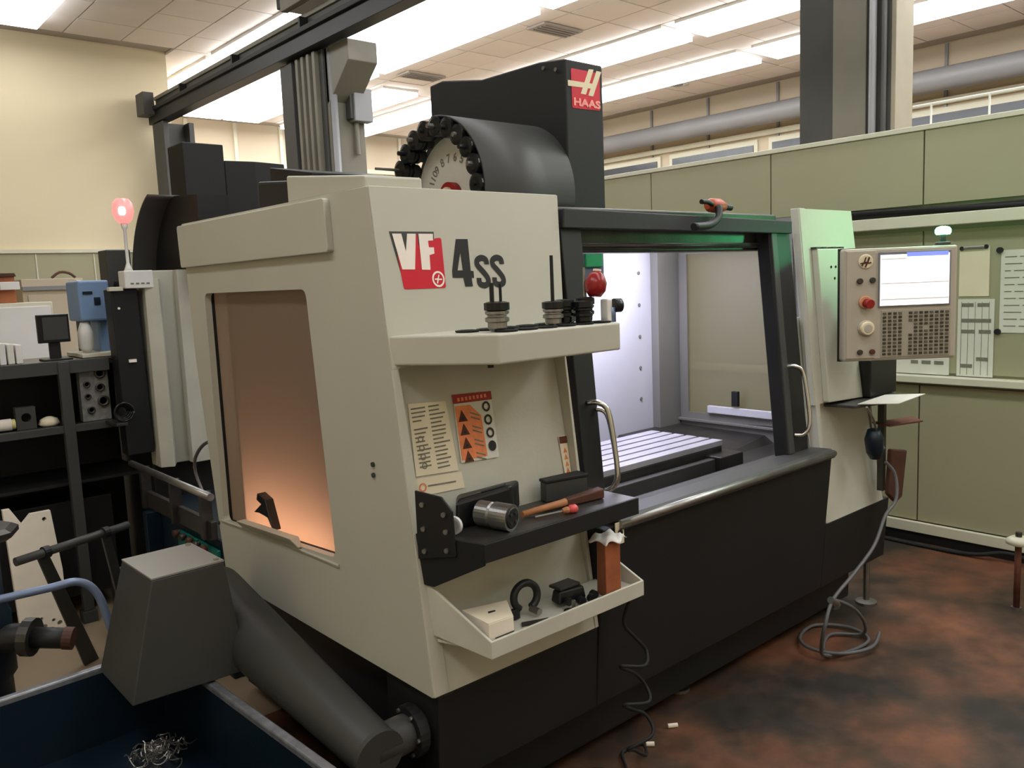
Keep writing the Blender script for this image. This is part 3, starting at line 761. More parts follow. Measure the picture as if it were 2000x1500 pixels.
for x, y in ((2.97, 1.71), (3.23, 1.71)):
    pass
def handle(x, par):
    h = MB().tube([FP(x, 1.222, -0.005), FP(x + 0.012, 1.224, 0.03), FP(x + 0.03, 1.195, 0.052), FP(x + 0.036, 1.08, 0.056), FP(x + 0.034, 0.985, 0.052), FP(x + 0.018, 0.945, 0.03), FP(x, 0.940, -0.005)], 0.0085, 10, 6).build('door_handle', chrome, par, smooth=True)
handle(1.915, ld)
handle(3.095, rd)
# second handle bar of the left door (reflecting strip beside it)
MB().tube([FP(1.945, 1.20, 0.0), FP(1.962, 1.18, 0.03), FP(1.972, 1.07, 0.034), FP(1.972, 0.97, 0.032), FP(1.955, 0.935, 0.0)], 0.008, 10, 6).build('door_handle', chrome, ld, smooth=True)
slab([(3.21, 1.20), (3.225, 1.20), (3.275, 1.70), (3.255, 1.70)], -0.06, 0.01, 'gap_glow_strip', encw, mc, 0)  # pale strip stands in for interior light showing through the door gap
# work lamp inside
wl = MB().box(2.78, 3.32, 2.56, 2.66, 1.82, 1.85).build('work_lamp', white, mc, 0.004)
MB().box(2.80, 3.30, 2.57, 2.65, 1.808, 1.82).build('lamp_diffuser', encl, wl)
la = bpy.data.lights.new('work_lamp_light', 'AREA')
la.shape = 'RECTANGLE'; la.size = 0.5; la.size_y = 0.07; la.energy = ENC_W; la.color = (0.80, 0.78, 1.0)
lo = bpy.data.objects.new('work_lamp_light', la); COL.objects.link(lo)
lo.location = (3.05, 2.60, 1.80); lo.rotation_euler = (math.radians(18), 0, 0)
# added warm light behind the side window, tinting its lower half
la = bpy.data.lights.new('added_pane_glow', 'AREA')
la.shape = 'RECTANGLE'; la.size = 0.12; la.size_y = 0.7; la.energy = 8.5; la.color = (1.0, 0.73, 0.64)
lo = bpy.data.objects.new('added_pane_glow', la); COL.objects.link(lo)
lo.location = (1.42, 2.58, 0.74); lo.rotation_euler = (0, math.radians(96), math.radians(0))

# black tower
X0 = 2.43
tw = MB().prism([(2.40, 1.80), (2.40, 2.472), (2.55, 2.490), (2.915, 2.495), (3.20, 2.546), (3.295, 2.540), (3.30, 1.80)], 'x', 2.435, 2.650).build('column_tower', char, mc, 0.006)
for y, z in ((2.45, 2.44), (2.47, 2.12), (2.52, 2.46)):
    MB().cyl((2.435, y, z), (2.430, y, z), 0.008, n=10).build('screw', steel, tw)
ty = lambda off: (lambda u, v, t=0.0: (u, 2.40 - off - t, v))
lg = plate(rnd([(2.466, 2.440), (2.632, 2.440), (2.630, 2.292), (2.468, 2.288)], 0.008, 3), [], ty(0.0005), 0.001, 'logo_badge', red, tw)
plate([(2.568, 2.448), (2.596, 2.450), (2.547, 2.347), (2.517, 2.347)], [], ty(0.002), 0.0008, 'logo_bar', decalt, tw)
plate([(2.613, 2.447), (2.641, 2.446), (2.589, 2.344), (2.561, 2.345)], [], ty(0.002), 0.0008, 'logo_bar', decalt, tw)
plate([(2.446, 2.392), (2.602, 2.394), (2.593, 2.374), (2.446, 2.370)], [], ty(0.0022), 0.0008, 'logo_bar', decalt, tw)
flat_text('HAAS', 0.040, lambda u, v: (2.474 + u, 2.3965, 2.300 + v), mat('pink_decal', rgb(240, 150, 140), 0.4), 'logo_name', tw, bold=0.0018, sx=1.55)
# tool changer with curved cover
tcx0, tcx1, tcy, tcz, tcr = 1.975, 2.435, 2.665, 1.955, 0.300
m_ = MB()
N = 22
ring = []
for i in range(N + 1):
    a = math.radians(-12 + (104) * i / N)
    ring.append((math.cos(a), math.sin(a)))
vs = []
for cx_, sz_ in ring:
    for xx, rr in ((tcx0, tcr), (tcx1, tcr), (tcx1, tcr - 0.008), (tcx0, tcr - 0.008)):
        vs.append((xx, tcy - cx_ * rr, tcz + sz_ * rr))
fsx = [(0, 1, 2, 3), tuple(4 * N + i for i in (3, 2, 1, 0))]
for k in range(N):
    for i in range(4):
        fsx.append((4 * k + i, 4 * k + (i + 1) % 4, 4 * k + 4 + (i + 1) % 4, 4 * k + 4 + i))
cov = m_.add(vs, fsx).build('changer_cover', char2, mc, smooth=True)
cg = MB().cyl((2.06, tcy, tcz), (2.085, tcy, tcz), 0.235, n=40).build('carousel_disc', mat('carousel_grey', rgb(214, 210, 196), 0.5), mc)
MB().cyl((2.03, tcy, tcz), (2.06, tcy, tcz), 0.055, n=24).build('carousel_hub', redd, cg, smooth=True)
MB().cyl((2.02, tcy, tcz), (2.031, tcy, tcz), 0.035, n=20).build('hub_cap', decalt, cg)
MB().cyl((2.085, tcy, tcz), (2.43, tcy, tcz), 0.12, n=24).build('carousel_drum', black, cg, smooth=True)
MB().cyl((2.09, tcy, tcz), (2.13, tcy, tcz), 0.29, n=40).build('carousel_back', black, cg)
NT = 22
for k in range(NT):
    a = 2 * PI * k / NT
    if math.sin(a) < -0.35:
        continue
    rr = 0.135
    flat_text(str(k + 1), 0.046, lambda u, v, a=a, rr=rr: (2.0585, tcy - math.cos(a) * (rr + v) - math.sin(a) * (u - 0.012), tcz + math.sin(a) * (rr + v) - math.cos(a) * (u - 0.012)), ink, 'pocket_number', cg, bold=0.001)
# auger tube and discharge chute
tubp = MB().cyl((1.055, 1.80, 0.405), (1.055, 2.88, 0.545), 0.068, 0.118, n=32).build('chip_auger_tube', char2, mc, 0.004, smooth=True)
MB().cyl((1.055, 1.79, 0.404), (1.055, 1.805, 0.406), 0.072, n=32).build('tube_flange', char2, tubp)
gm = MB().cyl((1.055, 1.84, 0.405), (1.27, 1.84, 0.405), 0.052, n=20).build('auger_gearbox', char2, mc, smooth=True)
MB().cyl((1.17, 1.84, 0.405), (1.20, 1.84, 0.405), 0.072, n=24).build('gearbox_flange', char, gm)
MB().cyl((1.225, 1.84, 0.405), (1.25, 1.84, 0.405), 0.085, n=24).build('gearbox_collar', dsteel, gm)
for k in range(6):
    a = k * PI / 3
    MB().cyl((1.163, 1.84 + 0.061 * math.cos(a), 0.405 + 0.061 * math.sin(a)), (1.171, 1.84 + 0.061 * math.cos(a), 0.405 + 0.061 * math.sin(a)), 0.006, n=8).build('bolt', steel, gm)
ch = MB().hexa([(0.652, 2.475, 0.44), (1.0, 2.475, 0.43), (1.0, 2.80, 0.43), (0.652, 2.80, 0.44)], [(0.742, 2.49, 0.79), (0.962, 2.495, 0.79), (0.957, 2.76, 0.79), (0.737, 2.755, 0.79)]).build('discharge_chute', char2, mc, 0.004)
MB().hexa([(0.742, 2.49, 0.791), (0.962, 2.495, 0.791), (0.957, 2.76, 0.791), (0.737, 2.755, 0.791)], [(0.742, 2.49, 0.796), (0.962, 2.495, 0.796), (0.957, 2.76, 0.796), (0.737, 2.755, 0.796)]).build('chute_lid', mat('lid_grey', rgb(140, 136, 128), 0.5), ch)
for x, y in ((0.945, 2.515), (0.94, 2.735)):
    MB().cyl((x, y, 0.796), (x, y, 0.802), 0.009, n=10).build('lid_screw', chrome, ch)

# control pendant
pcen = Vector((3.505, 1.553, 1.4563)); pu = Vector((0.7504, -0.661, 0)); pn = Vector((-0.661, -0.7504, 0))
def PP(u, z, o=0.0):
    p = pcen + pu * u + pn * o
    return (p.x, p.y, z)
def pbox(u0, u1, z0, z1, o0, o1, name, m, par, bev=0.0):
    return MB().hexa([PP(u0, z0, o0), PP(u1, z0, o0), PP(u1, z1, o0), PP(u0, z1, o0)], [PP(u0, z0, o1), PP(u1, z0, o1), PP(u1, z1, o1), PP(u0, z1, o1)]).build(name, m, par, bev)
pgrey = mat('pendant_grey', rgb(176, 168, 152), 0.5, var=0.05, scale=3)
pd = pbox(-0.235, 0.234, 1.224, 1.690, -0.075, 0.0, 'control_pendant', pgrey, mc, 0.010)
pbox(-0.238, 0.237, 1.221, 1.693, -0.06, -0.045, 'pendant_seam', rubber, pd)
pbox(-0.225, -0.105, 1.236, 1.680, 0.0, 0.004, 'button_panel', pgrey, pd, 0.002)
pbox(-0.094, 0.203, 1.446, 1.672, 0.0, 0.006, 'screen_bezel', mat('bezel_grey', rgb(120, 120, 128), 0.4), pd, 0.002)
sc_ = pbox(-0.088, 0.196, 1.452, 1.660, 0.006, 0.007, 'screen', scr, pd)
pbox(0.02, 0.190, 1.650, 1.667, 0.007, 0.0078, 'title_bar', scrb, sc_)
pbox(-0.085, 0.194, 1.540, 1.545, 0.007, 0.0078, 'screen_line', scrg, sc_)
pbox(-0.085, 0.194, 1.474, 1.480, 0.007, 0.0078, 'screen_line', scrg, sc_)
pbox(-0.085, 0.02, 1.640, 1.645, 0.007, 0.0078, 'screen_line', scrg, sc_)
kp = pbox(-0.080, 0.208, 1.238, 1.432, 0.0, 0.003, 'keypad', mat('keypad_grey', rgb(160, 154, 138), 0.5), pd, 0.001)
kme = None
def keyat(u, z, w_, m):
    return pbox(u, u + w_, z, z + 0.0095, 0.003, 0.006, 'key', m, kp)
kd = mat('key_dark', rgb(58, 52, 44), 0.5); kl = mat('key_olive', rgb(92, 86, 72), 0.5)
for r in range(12):
    z = 1.414 - r * 0.0153
    for c in range(13):
        if c == 4: continue
        if r in (4,) and c in (5, 8): continue
        if r in (3, 4, 5) and c in (5,): continue
        u = -0.074 + c * 0.0216
        keyat(u, z, 0.0135, kd if (r * 7 + c * 5) % 3 else kl)
def knob(u, z, r, h, name, m):
    a = Vector(PP(u, z, 0.004)); return MB().lathe([(r, 0), (r, h * 0.8), (r * 0.85, h)], a, pn, 20).build(name, m, pd, smooth=True)
lgp = knob(-0.148, 1.636, 0.030, 0.003, 'round_badge', decalt)
plate([(-0.172, 1.631), (-0.158, 1.633), (-0.152, 1.653), (-0.146, 1.655), (-0.151, 1.635), (-0.144, 1.636), (-0.138, 1.655), (-0.131, 1.652), (-0.138, 1.632), (-0.127, 1.634), (-0.126, 1.628), (-0.142, 1.626), (-0.148, 1.612), (-0.154, 1.612), (-0.149, 1.627), (-0.158, 1.626), (-0.162, 1.616), (-0.168, 1.619), (-0.164, 1.627), (-0.172, 1.626)], [], lambda u, v, t: PP(u, v, 0.0085 + t), 0.0008, 'badge_mark', leather, pd)
knob(-0.172, 1.557, 0.012, 0.012, 'push_button', kd); knob(-0.120, 1.559, 0.012, 0.012, 'push_button', kd)
eg = knob(-0.150, 1.470, 0.027, 0.010, 'stop_collar', mat('orange_collar', rgb(196, 140, 104), 0.5))
MB().cyl(PP(-0.146, 1.466, 0.012), PP(-0.140, 1.462, 0.040), 0.019, n=20).build('stop_button', redd, pd, smooth=True)
knob(-0.144, 1.362, 0.034, 0.006, 'dial_base', pgrey); knob(-0.144, 1.362, 0.029, 0.024, 'dial', decalt); knob(-0.144, 1.362, 0.019, 0.027, 'dial_cap', pgrey)
knob(-0.169, 1.263, 0.011, 0.012, 'push_button', kd); knob(-0.118, 1.263, 0.011, 0.012, 'push_button', rust)
# pendant arm and green beacon
pbox(-0.10, 0.10, 1.36, 1.60, -0.12, -0.075, 'pendant_hub', char, pd, 0.006)
MB().tube([PP(-0.0, 1.48, -0.10), (3.60, 1.75, 1.48), (3.66, 1.84, 1.48)], 0.03, 12, 1).build('pendant_arm', char2, pd, smooth=True)
bcn = MB().lathe([(0.030, 0), (0.030, 0.012), (0.024, 0.016)], PP(0.195, 1.690, -0.05), (0, 0, 1), 20).build('beacon_base', char2, pd)
MB().cyl(PP(0.195, 1.70, -0.05), PP(0.195, 1.735, -0.05), 0.012, n=12).build('beacon_stem', char2, pd)
MB().lathe([(0.026, 0), (0.031, 0.008), (0.031, 0.020), (0.024, 0.030), (0.010, 0.034)], PP(0.195, 1.735, -0.05), (0, 0, 1), 20).build('beacon_lens', greenl, pd, smooth=True)
gl = bpy.data.lights.new('beacon_light', 'POINT'); gl.energy = 5.0; gl.color = (0.12, 1.0, 0.40); gl.shadow_soft_size = 0.03
go = bpy.data.objects.new('beacon_light', gl); COL.objects.link(go); go.location = PP(0.195, 1.80, -0.05)
# small shelf under the pendant
us = MB().hexa([(3.40, 1.86, 1.015), (3.42, 1.70, 1.015), (3.80, 1.62, 1.015), (3.90, 1.80, 1.015)], [(3.40, 1.86, 1.028), (3.42, 1.70, 1.028), (3.80, 1.62, 1.028), (3.90, 1.80, 1.028)]).build('pendant_shelf', char2, mc, 0.003)
MB().box(3.64, 3.90, 1.74, 1.80, 1.03, 1.20).build('document_bin', blackgl, mc, 0.006)
MB().hexa([(3.66, 1.66, 0.905), (3.86, 1.60, 0.905), (3.94, 1.68, 0.905), (3.70, 1.76, 0.905)], [(3.66, 1.66, 0.913), (3.86, 1.60, 0.913), (3.94, 1.68, 0.913), (3.70, 1.76, 0.913)]).build('side_shelf', rust, mc, 0.002)
MB().box(3.69, 3.715, 1.70, 1.73, 0.60, 1.02).build('hanger_bar', dsteel, mc, 0.002)

# ------------------------------------------------------------------ tools in the changer
def holder(name, label, cat, loc, axis, r, h, bit, grp=None, kind='black'):
    t = thing(name, label, cat, loc, grp)
    ax = Vector(axis).normalized(); L = Vector(loc)
    MB().lathe([(r * 0.55, 0), (r * 0.8, h * 0.12), (r * 0.8, h * 0.3), (r, h * 0.34), (r, h * 0.46), (r * 0.8, h * 0.5), (r * 0.8, h * 0.55), (r, h * 0.6), (r, h * 0.68)], L, ax, 16).build('flange', steel if kind == 'steel' else blackgl, t, smooth=False)
    MB().lathe([(r * 0.72, h * 0.68), (r * 1.06, h * 0.72), (r * 1.06, h * 0.96), (r * 0.7, h)], L, ax, 16).build('collet_nut', blackgl, t)
    if bit:
        MB().cyl(L + ax * h, L + ax * (h + bit[1]), bit[0], bit[0] * 0.9, n=10).build('cutter', bit[2], t)
    return t
ORD = ['first', 'second', 'third', 'fourth', 'fifth', 'sixth', 'seventh', 'eighth', 'ninth', 'tenth', 'eleventh', 'twelfth', 'thirteenth', 'fourteenth', 'fifteenth', 'sixteenth']
k = 0
for i in [NT - 1] + list(range(NT - 1)):
    a = 2 * PI * i / NT + 0.07
    if math.sin(a) < -0.2:
        continue
    rr = 0.258
    loc = (2.06, tcy - math.cos(a) * rr, tcz + math.sin(a) * rr)
    posn = 'front' if math.cos(a) > 0.5 else ('rear' if math.cos(a) < -0.5 else 'top')
    long_ = i in (9, 10)
    holder('tool_holder', ORD[k] + ' black tool holder on the round changer rim, counted from the front side', 'tool holder', loc, (-1, 0, 0), 0.036, 0.10, (0.006 if long_ else 0.010, 0.11 if long_ else 0.012 + 0.008 * (i % 3), steel if i % 2 else blackgl), 'tool holders in the round tool changer')
    k += 1

# ------------------------------------------------------------------ things on the tool shelf
t = holder('tool_holder', 'black and steel collet holder with two thin rods near the shelf corner', 'tool holder', (1.418, 1.675, 1.488), (0, 0, 1), 0.032, 0.078, None, None, 'steel')
MB().cyl((1.403, 1.675, 1.565), (1.403, 1.675, 1.615), 0.006, n=8).build('rod', black, t)
MB().cyl((1.430, 1.672, 1.565), (1.430, 1.672, 1.612), 0.004, n=8).build('rod', black, t)
t = holder('tool_holder', 'steel collet holder with a tall black drill standing up from it', 'tool holder', (1.622, 1.675, 1.488), (0, 0, 1), 0.029, 0.070, (0.0055, 0.125, black), None, 'steel')
holder('tool_holder', 'black collet holder right behind the tall drill', 'tool holder', (1.690, 1.70, 1.488), (0, 0, 1), 0.027, 0.072, None)
holder('tool_holder', 'short black collet holder in the middle of the right-hand cluster', 'tool holder', (1.725, 1.66, 1.488), (0, 0, 1), 0.028, 0.066, None)
t = holder('tool_holder', 'black collet holder with a thin steel pin in the right-hand cluster', 'tool holder', (1.765, 1.69, 1.488), (0, 0, 1), 0.027, 0.075, (0.004, 0.085, steel))
t = thing('red_cup', 'dark red rounded cap standing on the black tool holders', 'cap', (1.778, 1.68, 1.565))
MB().lathe([(0.018, 0), (0.030, 0.018), (0.032, 0.04), (0.022, 0.064), (0.012, 0.072)], (1.782, 1.665, 1.563), (0.15, 0, 1), 18).build('shell', mat('dark_red_gloss', rgb(140, 28, 30), 0.25), t, smooth=True)
MB().cyl((1.794, 1.665, 1.635), (1.795, 1.665, 1.641), 0.012, n=12).build('rim', decalw, t)
t = thing('edge_finder', 'white and blue gauge with a black knob at the right end of the tool shelf', 'gauge', (1.815, 1.66, 1.488))
MB().box(1.797, 1.818, 1.63, 1.66, 1.488, 1.555).build('body', white, t, 0.004)
MB().cyl((1.822, 1.64, 1.488), (1.822, 1.64, 1.53), 0.014, n=14).build('collar', navyl, t, smooth=True)
MB().cyl((1.828, 1.635, 1.535), (1.850, 1.628, 1.535), 0.020, n=18).build('knob', blackgl, t, smooth=True)

# things on the charcoal work shelf (top at z 0.961)
t = thing('electrode_case', 'black rounded case lying on the charcoal work shelf', 'case', (1.50, 1.76, 0.961))
MB().hexa([(1.30, 1.745, 0.962), (1.50, 1.735, 0.962), (1.57, 1.785, 0.962), (1.34, 1.80, 0.962)], [(1.31, 1.75, 1.040), (1.50, 1.74, 1.050), (1.57, 1.785, 1.050), (1.35, 1.80, 1.045)]).build('body', blackgl, t, 0.012, seg=3)
MB().hexa([(1.40, 1.755, 1.045), (1.48, 1.75, 1.048), (1.50, 1.765, 1.048), (1.43, 1.77, 1.045)], [(1.40, 1.755, 1.051), (1.48, 1.75, 1.054), (1.50, 1.765, 1.054), (1.43, 1.77, 1.051)]).build('handle_pad', char2, t, 0.001)
t = thing('collet_chuck', 'worn steel cylindrical chuck with a dark bore lying on the work shelf', 'chuck', (1.39, 1.68, 0.961))
A = Vector((1.372, 1.735, 1.0)); B = Vector((1.402, 1.630, 0.997)); D = (B - A)
MB().lathe([(0.026, 0), (0.034, 0.006), (0.034, 0.045), (0.030, 0.05), (0.036, 0.055), (0.036, D.length)], A, D, 28).build('body', steel, t)
MB().lathe([(0.029, 0), (0.026, 0.003), (0.012, 0.0025)], B + D.normalized() * 0.001, D, 22).build('bore_ring', black, t)
for k in range(4):
    an = k * PI / 2
    u_ = D.normalized().orthogonal().normalized(); v_ = D.normalized().cross(u_)
    c_ = B + D.normalized() * 0.003 + u_ * (0.016 * math.cos(an)) + v_ * (0.016 * math.sin(an))
    MB().cyl(c_, c_ + D.normalized() * 0.004, 0.005, n=8).build('jaw', dsteel, t)
t = thing('roll_of_tape', 'pale ring standing behind the bolts at the left of the work shelf', 'ring', (1.292, 1.70, 0.961))
MB().lathe([(0.024, 0), (0.024, 0.010), (0.017, 0.010), (0.017, 0)], (1.275, 1.72, 0.987), (0.9, 0.3, 0), 20).build('ring', white, t, smooth=True)
t = thing('gauge_box', 'dark brown lidded box at the back of the work shelf', 'box', (1.75, 1.78, 0.961))
MB().hexa([(1.655, 1.765, 0.962), (1.80, 1.735, 0.962), (1.81, 1.785, 0.962), (1.665, 1.80, 0.962)], [(1.655, 1.765, 1.018), (1.80, 1.735, 1.018), (1.81, 1.785, 1.018), (1.665, 1.80, 1.018)]).build('body', char2, t, 0.002)
MB().hexa([(1.652, 1.762, 1.019), (1.803, 1.731, 1.019), (1.813, 1.787, 1.019), (1.662, 1.802, 1.019)], [(1.652, 1.762, 1.028), (1.803, 1.731, 1.028), (1.813, 1.787, 1.028), (1.662, 1.802, 1.028)]).build('lid', char, t, 0.002)
t = thing('screwdriver', 'small screwdriver with a bright red handle on the work shelf', 'screwdriver', (1.60, 1.63, 0.961))
MB().cyl((1.515, 1.665, 0.968), (1.600, 1.640, 0.971), 0.0035, n=8).build('shaft', steel, t)
MB().lathe([(0.006, 0), (0.010, 0.012), (0.010, 0.018), (0.007, 0.022)], (1.598, 1.6405, 0.972), (0.085, -0.025, 0), 12).build('neck', tan, t)
MB().lathe([(0.008, 0.02), (0.012, 0.026), (0.012, 0.042), (0.007, 0.048)], (1.598, 1.6405, 0.973), (0.085, -0.025, 0), 12).build('handle', pink, t, smooth=True)
t = thing('hammer', 'wood-handled brush hammer lying across the work shelf', 'hammer', (1.65, 1.71, 0.961))
MB().cyl((1.50, 1.70, 0.972), (1.66, 1.69, 0.976), 0.009, 0.011, n=10).build('handle', tan, t, smooth=True)
MB().hexa([(1.66, 1.68, 0.963), (1.80, 1.665, 0.963), (1.81, 1.70, 0.963), (1.66, 1.705, 0.963)], [(1.66, 1.68, 0.985), (1.80, 1.665, 0.992), (1.81, 1.70, 0.992), (1.66, 1.705, 0.985)]).build('head', leather, t, 0.004)

# things in the lower tray (floor at z 0.68)
t = thing('insert_box', 'white printed cardboard box at the left end of the lower tray', 'box', (1.34, 1.68, 0.68))
bb0 = [(1.292, 1.612), (1.372, 1.606), (1.43, 1.70), (1.30, 1.735)]
MB().hexa([(x, y, 0.681) for x, y in bb0], [(x, y, 0.742) for x, y in bb0]).build('body', card, t, 0.001)
MB().hexa([(1.292, 1.613, 0.7425), (1.372, 1.607, 0.7425), (1.43, 1.70, 0.7425), (1.30, 1.735, 0.7425)], [(1.292, 1.613, 0.744), (1.372, 1.607, 0.744), (1.43, 1.70, 0.744), (1.30, 1.735, 0.744)]).build('lid', cream, t)
MB().hexa([(1.335, 1.665, 0.7442), (1.358, 1.662, 0.7442), (1.362, 1.67, 0.7442), (1.342, 1.675, 0.7442)], [(1.335, 1.665, 0.7446), (1.358, 1.662, 0.7446), (1.362, 1.67, 0.7446), (1.342, 1.675, 0.7446)]).build('printed_mark', inkd, t)
MB().box(1.305, 1.37, 1.6025, 1.6045, 0.7025, 0.7045).build('printed_stripe', inkd, t)
t = thing('pipe_clamp', 'black steel ring clamp standing in the lower tray', 'clamp', (1.49, 1.70, 0.68))
pts = [(1.50 + 0.044 * math.cos(a), 1.70 + 0.006 * math.sin(a), 0.735 + 0.036 * math.sin(a)) for a in [math.radians(d) for d in range(-70, 235, 20)]]
MB().tube(pts, 0.011, 8, 3).build('ring', black, t, smooth=True)
MB().cyl((1.515, 1.695, 0.697), (1.515, 1.66, 0.695), 0.010, n=10).build('bolt', steel, t)
MB().box(1.435, 1.47, 1.69, 1.705, 0.682, 0.712).build('lug', black, t, 0.003)
t = thing('steel_plate', 'thin dark steel plate lying flat in the lower tray', 'plate', (1.49, 1.64, 0.68))
MB().hexa([(1.435, 1.645, 0.681), (1.50, 1.618, 0.681), (1.525, 1.635, 0.681), (1.45, 1.665, 0.681)], [(1.435, 1.645, 0.684), (1.50, 1.618, 0.684), (1.525, 1.635, 0.684), (1.45, 1.665, 0.684)]).build('plate', dsteel, t)
t = thing('pull_stud', 'short steel stud standing on a black disc in the lower tray', 'stud', (1.60, 1.63, 0.68))
MB().cyl((1.60, 1.625, 0.681), (1.60, 1.625, 0.685), 0.018, n=16).build('disc', black, t)
MB().cyl((1.612, 1.622, 0.685), (1.612, 1.622, 0.712), 0.006, n=10).build('stud', steel, t)
t = thing('fixture_block', 'small black clamp block with knobs beside the steel stud', 'clamp', (1.64, 1.66, 0.68))
MB().hexa([(1.59, 1.66, 0.69), (1.69, 1.645, 0.69), (1.70, 1.70, 0.69), (1.60, 1.705, 0.69)], [(1.60, 1.665, 0.728), (1.685, 1.65, 0.728), (1.69, 1.69, 0.728), (1.60, 1.695, 0.728)]).build('body', blackgl, t, 0.006)
MB().cyl((1.615, 1.652, 0.70), (1.615, 1.64, 0.70), 0.012, n=12).build('knob', black, t)
MB().box(1.60, 1.68, 1.66, 1.71, 0.730, 0.738).build('cap_plate', dsteel, t, 0.002)
for i, (x, y) in enumerate(((1.655, 1.632), (1.69, 1.625), (1.715, 1.64))):
    t = thing('round_nut', ['black ring nut left of two others by the red packet', 'middle black ring nut in the lower tray', 'black ring nut touching the red packet'][i], 'nut', (x, y, 0.68), None)
    MB().lathe([(0.013, 0), (0.013, 0.014), (0.007, 0.014), (0.007, 0)], (x, y - 0.005, 0.694), (0.2, 1, 0), 14).build('ring', black, t)
t = thing('wrapped_packet', 'tall red-brown patterned packet standing at the right of the lower tray', 'packet', (1.79, 1.65, 0.68))
MB().hexa([(1.738, 1.612), (1.80, 1.608), (1.822, 1.655), (1.76, 1.67)] and [(1.738, 1.612, 0.681), (1.800, 1.608, 0.681), (1.822, 1.655, 0.681), (1.76, 1.67, 0.681)], [(1.740, 1.614, 0.845), (1.802, 1.610, 0.845), (1.822, 1.655, 0.842), (1.762, 1.668, 0.842)]).build('wrap', copper, t, 0.003)
t = thing('white_rag', 'crumpled white rag on top of the red-brown packet', 'rag', (1.78, 1.64, 0.845))
bm = bmesh.new(); bmesh.ops.create_grid(bm, x_segments=14, y_segments=12, size=1.0)
for v in bm.verts:
    u_, v_ = v.co.x, v.co.y
    r_ = max(abs(u_), abs(v_))
    z = 0.860 + 0.008 * math.sin(5 * u_ + 1) * math.cos(4 * v_) - (0.022 * max(0, r_ - 0.62) ** 1.0 * 1.6)
    v.co = Vector((0.0 + u_ * 0.047 * (1 + 0.12 * math.sin(3 * v_)), v_ * 0.040 * (1 + 0.15 * math.cos(4 * u_)), z - 0.845 + 0.002))
me = bpy.data.meshes.new('cloth'); bm.to_mesh(me); bm.free(); me.materials.append(white)
for p in me.polygons: p.use_smooth = True
o = bpy.data.objects.new('cloth', me); COL.objects.link(o); o.parent = t
md = o.modifiers.new('thick', 'SOLIDIFY'); md.thickness = 0.003

# air tool on the door header
t = thing('air_grinder', 'orange and black air tool resting on top of the door header', 'power tool', (2.67, 1.87, 1.83))
MB().lathe([(0.016, 0), (0.026, 0.02), (0.028, 0.07), (0.018, 0.10), (0.006, 0.125)], (2.66, 1.90, 1.868), (1, 0.0, -0.03), 16).build('body', mat('orange_plastic', rgb(170, 74, 44), 0.4), t, smooth=True)
MB().tube([(2.67, 1.885, 1.868), (2.62, 1.87, 1.875), (2.58, 1.87, 1.875)], 0.009, 8, 4).build('hose_tail', black, t, smooth=True)
MB().tube([(2.68, 1.865, 1.86), (2.66, 1.852, 1.82), (2.60, 1.848, 1.79), (2.50, 1.846, 1.782)], 0.014, 8, 4).build('grip', black, t, smooth=True)
MB().cyl((2.775, 1.90, 1.864), (2.81, 1.90, 1.862), 0.012, n=12).build('nose', black, t)

# things around the pendant shelf
t = MB().hexa([(3.44, 1.70, 1.031), (3.52, 1.56, 1.035), (3.78, 1.56, 1.045), (3.74, 1.72, 1.033)], [(3.44, 1.70, 1.034), (3.52, 1.56, 1.038), (3.78, 1.56, 1.048), (3.74, 1.72, 1.036)]).build('paper_sheet', paper, None)
tag(recentre(t), 'white paper sheets on the small shelf under the control pendant', 'paper')
t = thing('blow_gun', 'blue air blow gun hanging below the pendant shelf', 'air gun', (3.53, 1.66, 0.80))
MB().lathe([(0.022, 0), (0.036, 0.03), (0.040, 0.09), (0.026, 0.13)], (3.535, 1.665, 0.785), (-0.15, 0, 1), 14).build('body', navy, t, smooth=True)
MB().cyl((3.50, 1.66, 0.90), (3.545, 1.635, 0.83), 0.009, n=10).build('trigger', navyl, t)
MB().tube([(3.40, 1.64, 1.03), (3.46, 1.64, 0.97), (3.51, 1.65, 0.91)], 0.005, 8, 4).build('hook_wire', steel, t)
t = thing('leather_flap', 'dark brown leather glove hanging at the right end of the machine', 'glove', (3.75, 1.64, 0.57))
MB().hexa([(3.655, 1.655, 0.60), (3.70, 1.64, 0.555), (3.755, 1.64, 0.57), (3.80, 1.64, 0.78), (3.69, 1.66, 0.80), (3.68, 1.66, 0.70)], [(3.655, 1.68, 0.60), (3.70, 1.665, 0.555), (3.755, 1.665, 0.57), (3.80, 1.665, 0.78), (3.69, 1.685, 0.80), (3.68, 1.685, 0.70)]).build('body', leather, t, 0.008, seg=3)
t = thing('air_hose', 'grey air hose hanging from the machine and coiled on the red floor', 'hose', (3.3, 1.65, 0))
MB().tube([(3.60, 1.65, 0.76), (3.63, 1.62, 0.70), (3.60, 1.60, 0.60), (3.521, 1.61, 0.54), (3.40, 1.60, 0.44), (3.23, 1.60, 0.365), (3.05, 1.60, 0.30), (2.97, 1.59, 0.22), (3.00, 1.62, 0.12), (3.10, 1.66, 0.03), (3.25, 1.62, 0.014), (3.40, 1.62, 0.014), (3.46, 1.74, 0.014), (3.38, 1.86, 0.014), (3.22, 1.84, 0.016), (3.12, 1.74, 0.03), (3.16, 1.62, 0.03), (3.30, 1.56, 0.03), (3.46, 1.60, 0.03)], 0.0075, 8, 8).build('hose', hose, t, smooth=True)
MB().tube([(3.05, 1.60, 0.30), (3.14, 1.60, 0.26), (3.24, 1.60, 0.20), (3.36, 1.62, 0.10), (3.42, 1.66, 0.02), (3.34, 1.76, 0.014), (3.20, 1.72, 0.014), (3.14, 1.66, 0.014)], 0.007, 8, 6).build('loose_end', hose, t, smooth=True)
